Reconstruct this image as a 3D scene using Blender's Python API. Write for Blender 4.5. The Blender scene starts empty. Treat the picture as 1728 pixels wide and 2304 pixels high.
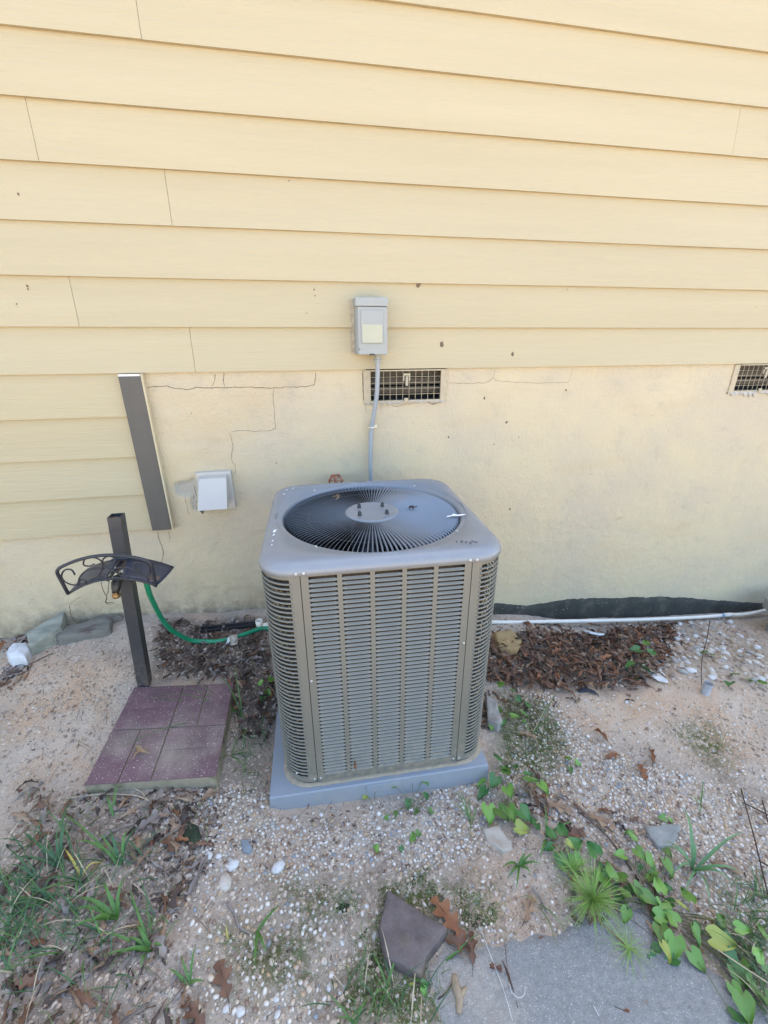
import bpy, bmesh, math, random
from mathutils import Vector, Matrix, noise, Euler
R = random.Random(7)
PI = math.pi
sc = bpy.context.scene
C = sc.collection

# ---------------------------------------------------------------- camera
cam_d = bpy.data.cameras.new('camera'); cam = bpy.data.objects.new('camera', cam_d); C.objects.link(cam)
cam_d.sensor_fit = 'HORIZONTAL'; cam_d.sensor_width = 36.0; cam_d.lens = 36.0*964.65/1728
cam_d.clip_start = 0.02; cam_d.clip_end = 500
def rot_cam(pitch, yaw, roll):
    cx, sx, cz, sz, cr, sr = math.cos(pitch), math.sin(pitch), math.cos(yaw), math.sin(yaw), math.cos(roll), math.sin(roll)
    Z = Matrix(((cz, -sz, 0), (sz, cz, 0), (0, 0, 1))); X = Matrix(((1, 0, 0), (0, cx, -sx), (0, sx, cx)))
    Y = Matrix(((cr, 0, sr), (0, 1, 0), (-sr, 0, cr)))
    return Z @ X @ Y
Mc = rot_cam(-0.3801, -0.1865, 0.0037)
rgt, fwd, up = Mc.col[0], Mc.col[1], Mc.col[2]
cam.matrix_world = Matrix(((rgt.x, up.x, -fwd.x, 0.0), (rgt.y, up.y, -fwd.y, -2.048), (rgt.z, up.z, -fwd.z, 0.122), (0, 0, 0, 1)))
sc.camera = cam

# ---------------------------------------------------------------- light
SUN_EL, SUN_ROT = math.radians(66), math.radians(28)      # the sun stands behind the house: the wall and yard are in open shade
w = bpy.data.worlds.new('World'); sc.world = w; w.use_nodes = True
nt = w.node_tree; nt.nodes.clear()
sky = nt.nodes.new('ShaderNodeTexSky'); sky.sky_type = 'NISHITA'; sky.sun_disc = False
sky.sun_elevation = SUN_EL; sky.sun_rotation = SUN_ROT; sky.air_density = 1.0; sky.dust_density = 1.5; sky.ozone_density = 1.0
bg = nt.nodes.new('ShaderNodeBackground'); bg.inputs['Strength'].default_value = 0.15
wo = nt.nodes.new('ShaderNodeOutputWorld')
nt.links.new(sky.outputs[0], bg.inputs[0]); nt.links.new(bg.outputs[0], wo.inputs[0])
sd = bpy.data.lights.new('sun', 'SUN'); sd.energy = 4.5; sd.angle = math.radians(0.53); sd.color = (1.0, .93, .82)
sun = bpy.data.objects.new('sun', sd); C.objects.link(sun)
sv = Vector((math.sin(SUN_ROT)*math.cos(SUN_EL), math.cos(SUN_ROT)*math.cos(SUN_EL), math.sin(SUN_EL)))
sun.rotation_euler = sv.to_track_quat('Z', 'Y').to_euler(); sun.location = (0, 0, 9)
vs = sc.view_settings
vs.view_transform = 'Standard'; vs.look = 'None'; vs.gamma = 1.0; vs.use_curve_mapping = False
vs.exposure = 2.25
vs.use_white_balance = True; vs.white_balance_temperature = 6800; vs.white_balance_tint = 8
sc.render.engine = 'CYCLES'
sc.cycles.max_bounces = 6; sc.cycles.diffuse_bounces = 4

# ---------------------------------------------------------------- helpers
def nz(x, y=0.0, z=0.0): return noise.noise(Vector((x, y, z)))
def fbm(x, y, z=0.0, o=4): return noise.fractal(Vector((x, y, z)), 1.0, 2.0, o)
def _ip(x, xs, ys):
    if x <= xs[0]: return ys[0]
    for i in range(1, len(xs)):
        if x <= xs[i]:
            t = (x-xs[i-1])/(xs[i]-xs[i-1]); t = t*t*(3-2*t)*0.5+t*0.5
            return ys[i-1]+(ys[i]-ys[i-1])*t
    return ys[-1]
def gbase(x, y):
    """smooth ground height: higher on the left by the wall, falling to the right"""
    zw = _ip(x, [-3, -1.5, -1.2, -.9, -.36, .2, 1.15, 1.66, 2.33, 3.1, 4.5], [-1.26, -1.235, -1.2, -1.185, -1.227, -1.33, -1.455, -1.565, -1.63, -1.69, -1.70])
    zf = _ip(x, [-2, -1, -.62, -.38, -.15, .6, 1.5, 3], [-1.32, -1.322, -1.318, -1.345, -1.425, -1.440, -1.46, -1.5])
    t = min(1.0, max(0.0, -y/0.9)); t = t*t*(3-2*t)
    z = zw+(zf-zw)*t
    u = min(1.0, max(0.0, (x-.85)/.5))
    d = (y+.62)/.22
    z += .05*u*math.exp(-d*d)
    return z

def gz(x, y):
    z = gbase(x, y)
    return z + .010*fbm(x*3.1, y*3.1, 3.3, 3) + .0035*fbm(x*17, y*17, 9.1, 3)

MATS = {}
def mat(name, col, rough=.7, metal=0.0, var=0.0, vscale=8, bump=0.0, bscale=60, spec=.5, stretch=(1, 1, 1), col2=None, c2scale=3, c2lo=.45, c2hi=.6, rand=0.0, coat=0.0, detail=6, speck=None, speck_scale=200, speck_t=.7):
    """principled material: base colour, broad second colour by noise, value variation, specks and a noise bump"""
    if name in MATS: return MATS[name]
    m = bpy.data.materials.new(name); m.use_nodes = True; t = m.node_tree; N, L = t.nodes, t.links
    b = N['Principled BSDF']; b.inputs['Roughness'].default_value = rough; b.inputs['Metallic'].default_value = metal
    b.inputs['Specular IOR Level'].default_value = spec; b.inputs['Coat Weight'].default_value = coat
    tc = N.new('ShaderNodeTexCoord'); mp = N.new('ShaderNodeMapping'); mp.inputs['Scale'].default_value = stretch
    L.new(tc.outputs['Object'], mp.inputs['Vector'])
    rgb = N.new('ShaderNodeRGB'); rgb.outputs[0].default_value = (*col, 1); cur = rgb.outputs[0]
    def nod(scale, det=detail, ro=.6):
        n = N.new('ShaderNodeTexNoise'); n.inputs['Scale'].default_value = scale; n.inputs['Detail'].default_value = det
        n.inputs['Roughness'].default_value = ro; L.new(mp.outputs[0], n.inputs['Vector']); return n
    if col2 is not None:
        n = nod(c2scale); mr = N.new('ShaderNodeMapRange'); mr.inputs[1].default_value = c2lo; mr.inputs[2].default_value = c2hi
        L.new(n.outputs['Fac'], mr.inputs[0]); mx = N.new('ShaderNodeMix'); mx.data_type = 'RGBA'
        L.new(mr.outputs[0], mx.inputs[0]); L.new(cur, mx.inputs[6]); mx.inputs[7].default_value = (*col2, 1); cur = mx.outputs[2]
    if speck is not None:
        n = nod(speck_scale, 2, .5); mr = N.new('ShaderNodeMapRange'); mr.inputs[1].default_value = speck_t; mr.inputs[2].default_value = speck_t+.03
        L.new(n.outputs['Fac'], mr.inputs[0]); mx = N.new('ShaderNodeMix'); mx.data_type = 'RGBA'
        L.new(mr.outputs[0], mx.inputs[0]); L.new(cur, mx.inputs[6]); mx.inputs[7].default_value = (*speck, 1); cur = mx.outputs[2]
    if var or rand:
        hs = N.new('ShaderNodeHueSaturation'); L.new(cur, hs.inputs['Color']); v = None
        if var:
            n = nod(vscale); mr = N.new('ShaderNodeMapRange'); mr.inputs[1].default_value = .25; mr.inputs[2].default_value = .75
            mr.inputs[3].default_value = 1-var; mr.inputs[4].default_value = 1+var; L.new(n.outputs['Fac'], mr.inputs[0]); v = mr.outputs[0]
        if rand:
            oi = N.new('ShaderNodeObjectInfo'); mr2 = N.new('ShaderNodeMapRange'); mr2.inputs[3].default_value = 1-rand; mr2.inputs[4].default_value = 1+rand
            L.new(oi.outputs['Random'], mr2.inputs[0])
            if v is None: v = mr2.outputs[0]
            else:
                mu = N.new('ShaderNodeMath'); mu.operation = 'MULTIPLY'; L.new(v, mu.inputs[0]); L.new(mr2.outputs[0], mu.inputs[1]); v = mu.outputs[0]
        L.new(v, hs.inputs['Value']); cur = hs.outputs[0]
    L.new(cur, b.inputs['Base Color'])
    if bump:
        n = nod(bscale, 5, .65); bp = N.new('ShaderNodeBump'); bp.inputs['Strength'].default_value = 1.0; bp.inputs['Distance'].default_value = bump
        L.new(n.outputs['Fac'], bp.inputs['Height']); L.new(bp.outputs[0], b.inputs['Normal'])
    MATS[name] = m; return m

class MB:
    """collects faces, becomes one mesh object"""
    def __init__(s): s.v = []; s.f = []
    def add(s, vs, fs, M=None):
        o = len(s.v); s.v += [tuple(M @ Vector(a)) if M else tuple(a) for a in vs]; s.f += [tuple(i+o for i in q) for q in fs]; return s
    def box(s, x0, x1, y0, y1, z0, z1, M=None):
        return s.add([(x0, y0, z0), (x1, y0, z0), (x1, y1, z0), (x0, y1, z0), (x0, y0, z1), (x1, y0, z1), (x1, y1, z1), (x0, y1, z1)],
                     [(0, 3, 2, 1), (4, 5, 6, 7), (0, 1, 5, 4), (1, 2, 6, 5), (2, 3, 7, 6), (3, 0, 4, 7)], M)
    def tube(s, pts, r, n=8, closed=False, cap=True):
        pts = [Vector(p) for p in pts]; m = len(pts); rr = r if isinstance(r, (list, tuple)) else [r]*m
        vs, fs = [], []; t0 = (pts[1]-pts[0]).normalized(); a = t0.orthogonal().normalized()
        for i, p in enumerate(pts):
            if closed: t = (pts[(i+1) % m]-pts[i-1]).normalized()
            else: t = (pts[min(i+1, m-1)]-pts[max(i-1, 0)]).normalized()
            a = (a-t*a.dot(t)).normalized(); b = t.cross(a)
            for k in range(n):
                c = 2*PI*k/n; vs.append(p+(a*math.cos(c)+b*math.sin(c))*rr[i])
        for i in range(m if closed else m-1):
            j = (i+1) % m
            for k in range(n): fs.append((i*n+k, i*n+(k+1) % n, j*n+(k+1) % n, j*n+k))
        if cap and not closed: fs += [tuple(range(n-1, -1, -1)), tuple((m-1)*n+k for k in range(n))]
        return s.add(vs, fs)
    def lathe(s, prof, n=16, M=None, cap=True):
        vs, fs = [], []
        for r, z in prof:
            for k in range(n): a = 2*PI*k/n; vs.append((r*math.cos(a), r*math.sin(a), z))
        for i in range(len(prof)-1):
            for k in range(n): fs.append((i*n+k, i*n+(k+1) % n, (i+1)*n+(k+1) % n, (i+1)*n+k))
        if cap: fs += [tuple(range(n-1, -1, -1)), tuple((len(prof)-1)*n+k for k in range(n))]
        return s.add(vs, fs, M)
    def mesh(s, name, m, smooth=False):
        me = bpy.data.meshes.new(name); me.from_pydata(s.v, [], s.f)
        for q in (m if isinstance(m, (list, tuple)) else [m]): me.materials.append(q)
        if smooth: me.polygons.foreach_set('use_smooth', [True]*len(me.polygons))
        me.update(); return me
    def build(s, name, m, parent=None, smooth=False, loc=None, bevel=0.0):
        return put(name, s.mesh(name, m, smooth), parent, loc=loc, bevel=bevel)
def put(name, me, parent=None, loc=None, rot=None, scale=None, bevel=0.0, segs=2):
    o = bpy.data.objects.new(name, me); C.objects.link(o)
    if parent: o.parent = parent
    if loc is not None: o.location = loc
    if rot is not None: o.rotation_euler = rot
    if scale is not None: o.scale = scale if hasattr(scale, '__len__') else (scale,)*3
    if bevel:
        b = o.modifiers.new('bevel', 'BEVEL'); b.width = bevel; b.segments = segs; b.limit_method = 'ANGLE'; b.angle_limit = math.radians(35)
    return o
def auto_smooth(o, deg=35):
    me = o.data; me.polygons.foreach_set('use_smooth', [True]*len(me.polygons))
    try: me.set_sharp_from_angle(angle=math.radians(deg))
    except Exception: pass
    return o
def tag(o, label=None, cat=None, group=None, kind=None):
    if label: o['label'] = label
    if cat: o['category'] = cat
    if group: o['group'] = group
    if kind: o['kind'] = kind
    return o
def thing(name, label, cat, loc=(0, 0, 0), rotz=0.0, group=None):
    o = bpy.data.objects.new(name, None); C.objects.link(o); o.location = loc; o.rotation_euler = (0, 0, rotz); o.empty_display_size = .05
    return tag(o, label, cat, group)
def inpoly(x, y, P):
    c = False; j = len(P)-1
    for i in range(len(P)):
        xi, yi = P[i][0], P[i][1]; xj, yj = P[j][0], P[j][1]
        if (yi > y) != (yj > y) and x < (xj-xi)*(y-yi)/(yj-yi)+xi: c = not c
        j = i
    return c
def pdist(x, y, P):
    """distance to a polygon's outline, negative inside"""
    d = 9.0; n = len(P)
    for i in range(n):
        ax, ay = P[i][:2]; bx, by = P[(i+1) % n][:2]; ux, uy = bx-ax, by-ay; L2 = ux*ux+uy*uy+1e-12
        t = max(0, min(1, ((x-ax)*ux+(y-ay)*uy)/L2)); d = min(d, math.hypot(x-ax-t*ux, y-ay-t*uy))
    return -d if inpoly(x, y, P) else d
def seg_smooth(pts, k=6):
    """Catmull-Rom through points"""
    P = [Vector(p) for p in pts]; P = [2*P[0]-P[1]]+P+[2*P[-1]-P[-2]]; out = []
    for i in range(1, len(P)-2):
        for j in range(k):
            t = j/k; a, b, c, d = P[i-1], P[i], P[i+1], P[i+2]
            out.append(.5*((2*b)+(c-a)*t+(2*a-5*b+4*c-d)*t*t+(3*b-a-3*c+d)*t**3))
    out.append(P[-2]); return out

# ---------------------------------------------------------------- materials
M_board = mat('cream_siding_paint', (.445, .382, .243), rough=.62, var=.05, vscale=3, bump=.0032, bscale=30, stretch=(.16, 1, 3.0), rand=.018, col2=(.425, .355, .21), c2scale=.9, c2lo=.4, c2hi=.75)
M_trim = mat('dark_taupe_trim_paint', (.085, .078, .066), rough=.55, var=.06, vscale=10, bump=.0006, bscale=60, stretch=(3, 1, .2))
M_trimside = mat('cream_trim_edge_paint', (.52, .44, .29), rough=.7, var=.1, vscale=30)
M_caulk = mat('white_primer', (.75, .74, .70), rough=.7, var=.05)
M_crack = mat('crack_dark_brown', (.12, .088, .055), rough=1.0, var=.3, vscale=60)  # dark brown of the crack ribbons
M_black = mat('black_void', (.012, .011, .010), rough=1.0)
M_ventcream = mat('cream_vent_paint', (.43, .36, .245), rough=.7, var=.12, vscale=50)
M_galv = mat('grey_damper_metal', (.11, .10, .08), rough=.7, metal=.0, var=.15, vscale=20)
M_cab = mat('grey_green_cabinet_paint', (.152, .149, .124), rough=.42, var=.05, vscale=7, bump=.00012, bscale=300, spec=.5, col2=(.165, .155, .126), c2scale=2.5, c2lo=.45, c2hi=.8)
M_louv = mat('grey_louver_paint', (.165, .167, .146), rough=.45, var=.08, vscale=18, bump=.0001, bscale=300)
M_cap = mat('grey_top_paint', (.22, .235, .255), rough=.26, var=.07, vscale=9, bump=.00025, bscale=420, col2=(.24, .24, .24), c2scale=3, c2lo=.5, c2hi=.75, speck=(.06, .055, .05), speck_scale=120, speck_t=.80)
def splash(m, z0, z1, col, amt):
    """dried mud splashed up a thing's foot, broken up by noise"""
    t = m.node_tree; N, L = t.nodes, t.links; b = N['Principled BSDF']; cur = b.inputs['Base Color'].links[0].from_socket
    g = N.new('ShaderNodeNewGeometry'); sx = N.new('ShaderNodeSeparateXYZ'); L.new(g.outputs['Position'], sx.inputs[0])
    r = N.new('ShaderNodeMapRange'); r.inputs[1].default_value = z0; r.inputs[2].default_value = z1; r.inputs[3].default_value = amt; r.inputs[4].default_value = 0; L.new(sx.outputs[2], r.inputs[0])
    n = N.new('ShaderNodeTexNoise'); n.inputs['Scale'].default_value = 45; n.inputs['Detail'].default_value = 8; n.inputs['Roughness'].default_value = .75; L.new(g.outputs['Position'], n.inputs[0])
    q = N.new('ShaderNodeMapRange'); q.inputs[1].default_value = .42; q.inputs[2].default_value = .62; L.new(n.outputs['Fac'], q.inputs[0])
    mu = N.new('ShaderNodeMath'); mu.operation = 'MULTIPLY'; L.new(r.outputs[0], mu.inputs[0]); L.new(q.outputs[0], mu.inputs[1])
    mx = N.new('ShaderNodeMix'); mx.data_type = 'RGBA'; L.new(mu.outputs[0], mx.inputs[0]); L.new(cur, mx.inputs[6]); mx.inputs[7].default_value = (*col, 1); L.new(mx.outputs[2], b.inputs['Base Color'])
splash(M_cab, -1.34, -1.15, (.30, .25, .18), .75); splash(M_louv, -1.34, -1.12, (.30, .25, .18), .7)
M_fan = mat('dark_fan_metal', (.03, .03, .034), rough=.3, metal=.2)
M_coil = mat('coil_fin_metal', (.035, .03, .024), rough=.5, metal=.3, var=.4, vscale=90, stretch=(1, 1, .15))
M_screw = mat('zinc_screw', (.50, .48, .45), rough=.4, metal=.6)
M_blackplastic = mat('black_plastic', (.018, .018, .022), rough=.35)
M_pad = mat('grey_pad_plastic', (.25, .28, .315), rough=.5, var=.05, vscale=14, bump=.0003, bscale=200, col2=(.30, .30, .29), c2scale=6, c2lo=.55, c2hi=.75)
M_dust = mat('tan_dirt_dust', (.38, .31, .22), rough=1.0, var=.2, vscale=50)
M_white = mat('white_droppings', (.80, .80, .78), rough=.7)
M_pvc = mat('white_pvc', (.74, .69, .59), rough=.4, var=.08, vscale=12)
M_box = mat('grey_box_paint', (.30, .315, .30), rough=.48, var=.04, vscale=20)
M_box2 = mat('yellowed_box_paint', (.40, .40, .30), rough=.55, var=.05, vscale=20)
M_cond = mat('grey_conduit_plastic', (.28, .31, .33), rough=.35, var=.05)
M_hood = mat('white_hood_plastic', (.46, .43, .38), rough=.45, var=.03)
M_hose = mat('green_hose_rubber', (.008, .23, .115), rough=.38, var=.15, vscale=30)
M_post = mat('charcoal_post_paint', (.036, .038, .042), rough=.42, var=.2, vscale=30, bump=.0003, bscale=200, speck=(.3, .26, .19), speck_scale=220, speck_t=.73)
splash(M_pad, -1.46, -1.33, (.34, .28, .21), .5); splash(M_post, -1.30, -1.05, (.22, .17, .12), .6)
M_rack = mat('black_rack_paint', (.022, .024, .030), rough=.38, var=.15, vscale=20, bump=.0002, bscale=150)
M_rackplate = mat('worn_black_plate_paint', (.034, .040, .058), rough=.30, var=.3, vscale=14, col2=(.16, .09, .045), c2scale=11, c2lo=.62, c2hi=.68)
M_brass = mat('tarnished_brass', (.28, .17, .07), rough=.42, metal=.7, var=.25, vscale=40)
M_darkmetal = mat('dark_tap_metal', (.05, .045, .042), rough=.45, metal=.4, var=.3, vscale=60)
M_rust = mat('red_rusted_metal', (.30, .10, .05), rough=.8, var=.35, vscale=60, col2=(.45, .22, .14), c2scale=50)
M_wire = mat('rusty_wire', (.05, .03, .022), rough=.8, var=.3, vscale=60)
M_stucco_names = 1

# foundation material with stains placed by position
def foundation_mat():
    m = bpy.data.materials.new('cream_parged_masonry'); m.use_nodes = True; t = m.node_tree; N, L = t.nodes, t.links
    b = N['Principled BSDF']; b.inputs['Roughness'].default_value = .88; b.inputs['Specular IOR Level'].default_value = .25
    geo = N.new('ShaderNodeNewGeometry'); pos = geo.outputs['Position']
    def noi(sc_, det=5, ro=.6, st=(1, 1, 1)):
        mp = N.new('ShaderNodeMapping'); mp.inputs['Scale'].default_value = st; L.new(pos, mp.inputs[0])
        n = N.new('ShaderNodeTexNoise'); n.inputs['Scale'].default_value = sc_; n.inputs['Detail'].default_value = det; n.inputs['Roughness'].default_value = ro
        L.new(mp.outputs[0], n.inputs[0]); return n.outputs['Fac']
    def rng(s, a, c, lo=0.0, hi=1.0):
        r = N.new('ShaderNodeMapRange'); r.inputs[1].default_value = a; r.inputs[2].default_value = c; r.inputs[3].default_value = lo; r.inputs[4].default_value = hi
        L.new(s, r.inputs[0]); return r.outputs[0]
    def mixc(f, a, c):
        x = N.new('ShaderNodeMix'); x.data_type = 'RGBA'; L.new(f, x.inputs[0])
        if isinstance(a, tuple): x.inputs[6].default_value = (*a, 1)
        else: L.new(a, x.inputs[6])
        if isinstance(c, tuple): x.inputs[7].default_value = (*c, 1)
        else: L.new(c, x.inputs[7])
        return x.outputs[2]
    def mul(a, c):
        x = N.new('ShaderNodeMath'); x.operation = 'MULTIPLY'; L.new(a, x.inputs[0]); L.new(c, x.inputs[1]); return x.outputs[0]
    col = mixc(rng(noi(2.2), .42, .62), (.575, .487, .325), (.525, .45, .325))       # paint over patchy parging
    col = mixc(rng(noi(1.6, st=(.6, 1, 2.2)), .54, .70, 0, .7), col, (.535, .425, .262))     # ochre wash stains
    col = mixc(rng(noi(9, 6, .7), .56, .72, 0, .4), col, (.375, .335, .26))
    sx = N.new('ShaderNodeSeparateXYZ'); L.new(pos, sx.inputs[0])
    attr = N.new('ShaderNodeAttribute'); attr.attribute_name = 'grime'
    g = mul(attr.outputs['Fac'], rng(noi(14, 6, .7), .34, .60))
    col = mixc(g, col, (.25, .205, .145))
    at2 = N.new('ShaderNodeAttribute'); at2.attribute_name = 'bare'
    col = mixc(at2.outputs['Fac'], col, (.43, .40, .33))
    sp = rng(noi(150, 2, .5), .70, .74, 0, .7); col = mixc(sp, col, (.24, .19, .12))
    L.new(col, b.inputs['Base Color'])
    hgt = N.new('ShaderNodeMath'); hgt.operation = 'ADD'
    L.new(noi(170, 4, .6), hgt.inputs[0]); L.new(rng(noi(38, 6, .7), 0, 1, 0, 2.2), hgt.inputs[1])
    bp = N.new('ShaderNodeBump'); bp.inputs['Distance'].default_value = .0040; bp.inputs['Strength'].default_value = .8; L.new(hgt.outputs[0], bp.inputs['Height']); L.new(bp.outputs[0], b.inputs['Normal'])
    return m
M_found = foundation_mat()

# ---------------------------------------------------------------- ground
P_dense = [[(-0.4781, -0.8935), (-0.2244, -0.9258), (-0.2050, -1.0058), (0.6002, -1.0049), (0.5541, -1.2189), (0.1954, -1.2577), (0.1523, -1.1875), (-0.1564, -1.2059), (-0.3589, -1.1720), (-0.4637, -1.0297)],
           [(0.9434, -0.6278), (1.0636, -0.6570), (1.0780, -0.8499), (1.1859, -0.9930), (1.5934, -1.2525), (1.0666, -1.6836), (1.0093, -1.5157), (0.9520, -1.3318), (0.7693, -1.1861), (0.6200, -1.0785), (0.7348, -0.9160), (0.8886, -0.8139)],
           [(-0.4347, -1.1627), (0.1269, -1.3239), (0.0215, -1.5339), (-0.3650, -1.4862)]]
P_moss = [[(0.1233, -1.2691), (0.2838, -1.2489), (0.3233, -1.3491), (0.2526, -1.3574), (0.2912, -1.4051), (0.1403, -1.3880)], [(0.0409, -1.3806), (0.1269, -1.3239), (0.1525, -1.4470), (0.2617, -1.4941), (0.2251, -1.5707), (-0.0212, -1.5258)],
          [(0.8300, -0.6299), (1.0174, -0.6983), (0.9922, -0.9189), (0.7821, -1.0747), (0.6823, -0.9457)], [(0.3374, -1.3074), (0.4725, -1.3306), (0.4489, -1.4139), (0.3532, -1.4168)], [(-0.1828, -1.1932), (0.0567, -1.2564), (0.0485, -1.3210), (-0.1043, -1.3344)],
          [(1.4631, -0.9171), (1.6795, -0.9297), (1.6394, -1.0734), (1.5121, -1.1311)], [(-0.3128, -1.3224), (-0.0792, -1.3181), (-0.0833, -1.4564), (-0.2592, -1.4122)]]
P_clay = [[(-1.4589, -0.1433), (-0.8241, -0.3346), (-0.8180, -0.8544), (-0.9730, -0.9274), (-1.0500, -0.9263)], [(0.9643, -0.5882), (2.1866, -0.7605), (1.7228, -1.1473), (1.3675, -1.0246), (1.1348, -0.8607)]]
P_tan = [[(0.4008, -1.3294), (0.6469, -1.3385), (0.6525, -1.4714), (0.5742, -1.4866), (0.3240, -1.4595)], [(-0.1576, -1.1572), (0.0642, -1.1968), (0.0753, -1.3165), (-0.2508, -1.2806)]]
P_litter = [[(0.9000, -0.2242), (1.3600, -0.1735), (2.3291, -0.0907), (1.7590, -0.5894), (1.4532, -0.7341), (1.0843, -0.6609), (0.7790, -0.5121)]]
P_litterL = [[(-0.7592, -0.0613), (-0.2823, -0.0763), (-0.1950, -0.5788), (-0.2357, -0.6983), (-0.3425, -0.7109), (-0.4152, -0.4413), (-0.6946, -0.4169), (-0.7636, -0.2434)]]
P_litterB = [[(-1.0467, -0.7795), (-0.8103, -0.8728), (-0.3686, -0.9373), (-0.3845, -1.0953), (-0.4369, -1.2595), (-0.4391, -1.3803), (-0.3195, -1.4793), (-0.3391, -1.5261), (-0.7537, -1.4587), (-0.9411, -1.1207), (-0.9757, -0.9697)]]
P_path = [(0.2780, -1.4448), (0.3514, -1.4547), (0.4411, -1.4590), (0.5343, -1.4615), (0.5858, -1.4671), (0.6729, -1.4612), (0.7604, -1.4396), (0.8370, -1.4361), (0.8928, -1.4599), (0.9176, -1.5006), (0.9084, -1.5433), (0.9488, -1.5895), (0.9956, -1.6403), (1.0362, -1.7091), (1.0178, -1.7979), (0.7622, -1.9078), (0.4200, -1.8427), (0.1966, -1.8016), (0.2112, -1.6481), (0.2198, -1.5696), (0.2231, -1.5211), (0.2274, -1.4789)]
def blob(x, y, polys, soft=.08):
    v = 0.0
    for P in polys:
        d = pdist(x, y, P)+.03*fbm(x*9, y*9, 5.5, 2); v = max(v, min(1, max(0, .5-d/soft)))
    return v
def ground_mat():
    m = bpy.data.materials.new('sandy_clay_soil'); m.use_nodes = True; t = m.node_tree; N, L = t.nodes, t.links
    b = N['Principled BSDF']; b.inputs['Roughness'].default_value = .95; b.inputs['Specular IOR Level'].default_value = .2
    geo = N.new('ShaderNodeNewGeometry'); pos = geo.outputs['Position']
    def noi(s, det=6, ro=.62):
        n = N.new('ShaderNodeTexNoise'); n.inputs['Scale'].default_value = s; n.inputs['Detail'].default_value = det; n.inputs['Roughness'].default_value = ro; L.new(pos, n.inputs[0]); return n.outputs['Fac']
    def rng(s, a, c, lo=0.0, hi=1.0):
        r = N.new('ShaderNodeMapRange'); r.inputs[1].default_value = a; r.inputs[2].default_value = c; r.inputs[3].default_value = lo; r.inputs[4].default_value = hi; L.new(s, r.inputs[0]); return r.outputs[0]
    def mixc(f, a, c):
        x = N.new('ShaderNodeMix'); x.data_type = 'RGBA'; L.new(f, x.inputs[0])
        if isinstance(a, tuple): x.inputs[6].default_value = (*a, 1)
        else: L.new(a, x.inputs[6])
        if isinstance(c, tuple): x.inputs[7].default_value = (*c, 1)
        else: L.new(c, x.inputs[7])
        return x.outputs[2]
    def mth(op, a, c):
        x = N.new('ShaderNodeMath'); x.operation = op
        for i, q in enumerate((a, c)):
            if isinstance(q, float): x.inputs[i].default_value = q
            else: L.new(q, x.inputs[i])
        return x.outputs[0]
    def att(n): a = N.new('ShaderNodeAttribute'); a.attribute_name = n; return a.outputs['Fac']
    col = mixc(rng(noi(5), .38, .62), (.43, .345, .27), (.58, .49, .40))
    col = mixc(rng(noi(40, 4), .45, .7, 0, .6), col, (.23, .18, .14))
    clay = mixc(rng(noi(6), .4, .62), (.60, .475, .365), (.60, .405, .265))
    col = mixc(att('clay'), col, clay)
    col = mixc(rng(noi(2.6, 4), .52, .66, 0, .55), col, (.60, .40, .265))
    col = mixc(att('dark'), col, (.12, .09, .07))
    ms = mth('MULTIPLY', att('moss'), rng(noi(45, 5, .7), .40, .56))
    col = mixc(ms, col, (.115, .12, .04))
    col = mixc(rng(noi(120, 3, .6), .60, .68, 0, .65), col, (.15, .11, .085))
    col = mixc(rng(noi(190, 2, .5), .66, .70, 0, .9), col, (.62, .57, .50))
    L.new(col, b.inputs['Base Color'])
    h = mth('ADD', mth('MULTIPLY', noi(30, 6, .7), 2.2), noi(150, 4, .7))
    bp = N.new('ShaderNodeBump'); bp.inputs['Distance'].default_value = .007; L.new(h, bp.inputs['Height']); L.new(bp.outputs[0], b.inputs['Normal'])
    return m
M_soil = ground_mat()
def make_ground():
    xs = [-60, -25, -10, -5, -3.2, -2.4]; x = -1.95
    while x < 3.6: xs.append(x); x += .0125
    xs += [4.2, 5.5, 8, 14, 30, 70]
    ys = [-70, -40, -20, -11, -6.5, -4.2, -3.2, -2.6, -2.2]; y = -1.9
    while y < .03: ys.append(y); y += .0125
    ys += [.06]
    nx, ny = len(xs), len(ys); v = []; moss = []; clay = []; dark = []
    for y in ys:
        for x in xs:
            v.append((x, y, gz(x, y)))
            if -2 < x < 3.7 and y > -1.95:
                moss.append(blob(x, y, P_moss, .12)); clay.append(blob(x, y, P_clay, .16)); dark.append(.8*blob(x, y, P_litterL+P_litter, .08)+.35*blob(x, y, P_litterB, .15))
            else: moss.append(0); clay.append(.3); dark.append(0)
    f = [(j*nx+i, j*nx+i+1, (j+1)*nx+i+1, (j+1)*nx+i) for j in range(ny-1) for i in range(nx-1)]
    me = bpy.data.meshes.new('ground'); me.from_pydata(v, [], f); me.materials.append(M_soil)
    for nm, a in (('moss', moss), ('clay', clay), ('dark', dark)):
        at = me.attributes.new(nm, 'FLOAT', 'POINT'); at.data.foreach_set('value', a)
    me.polygons.foreach_set('use_smooth', [True]*len(f)); me.update()
    tag(put('ground', me), kind='structure')
make_ground()
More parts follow.
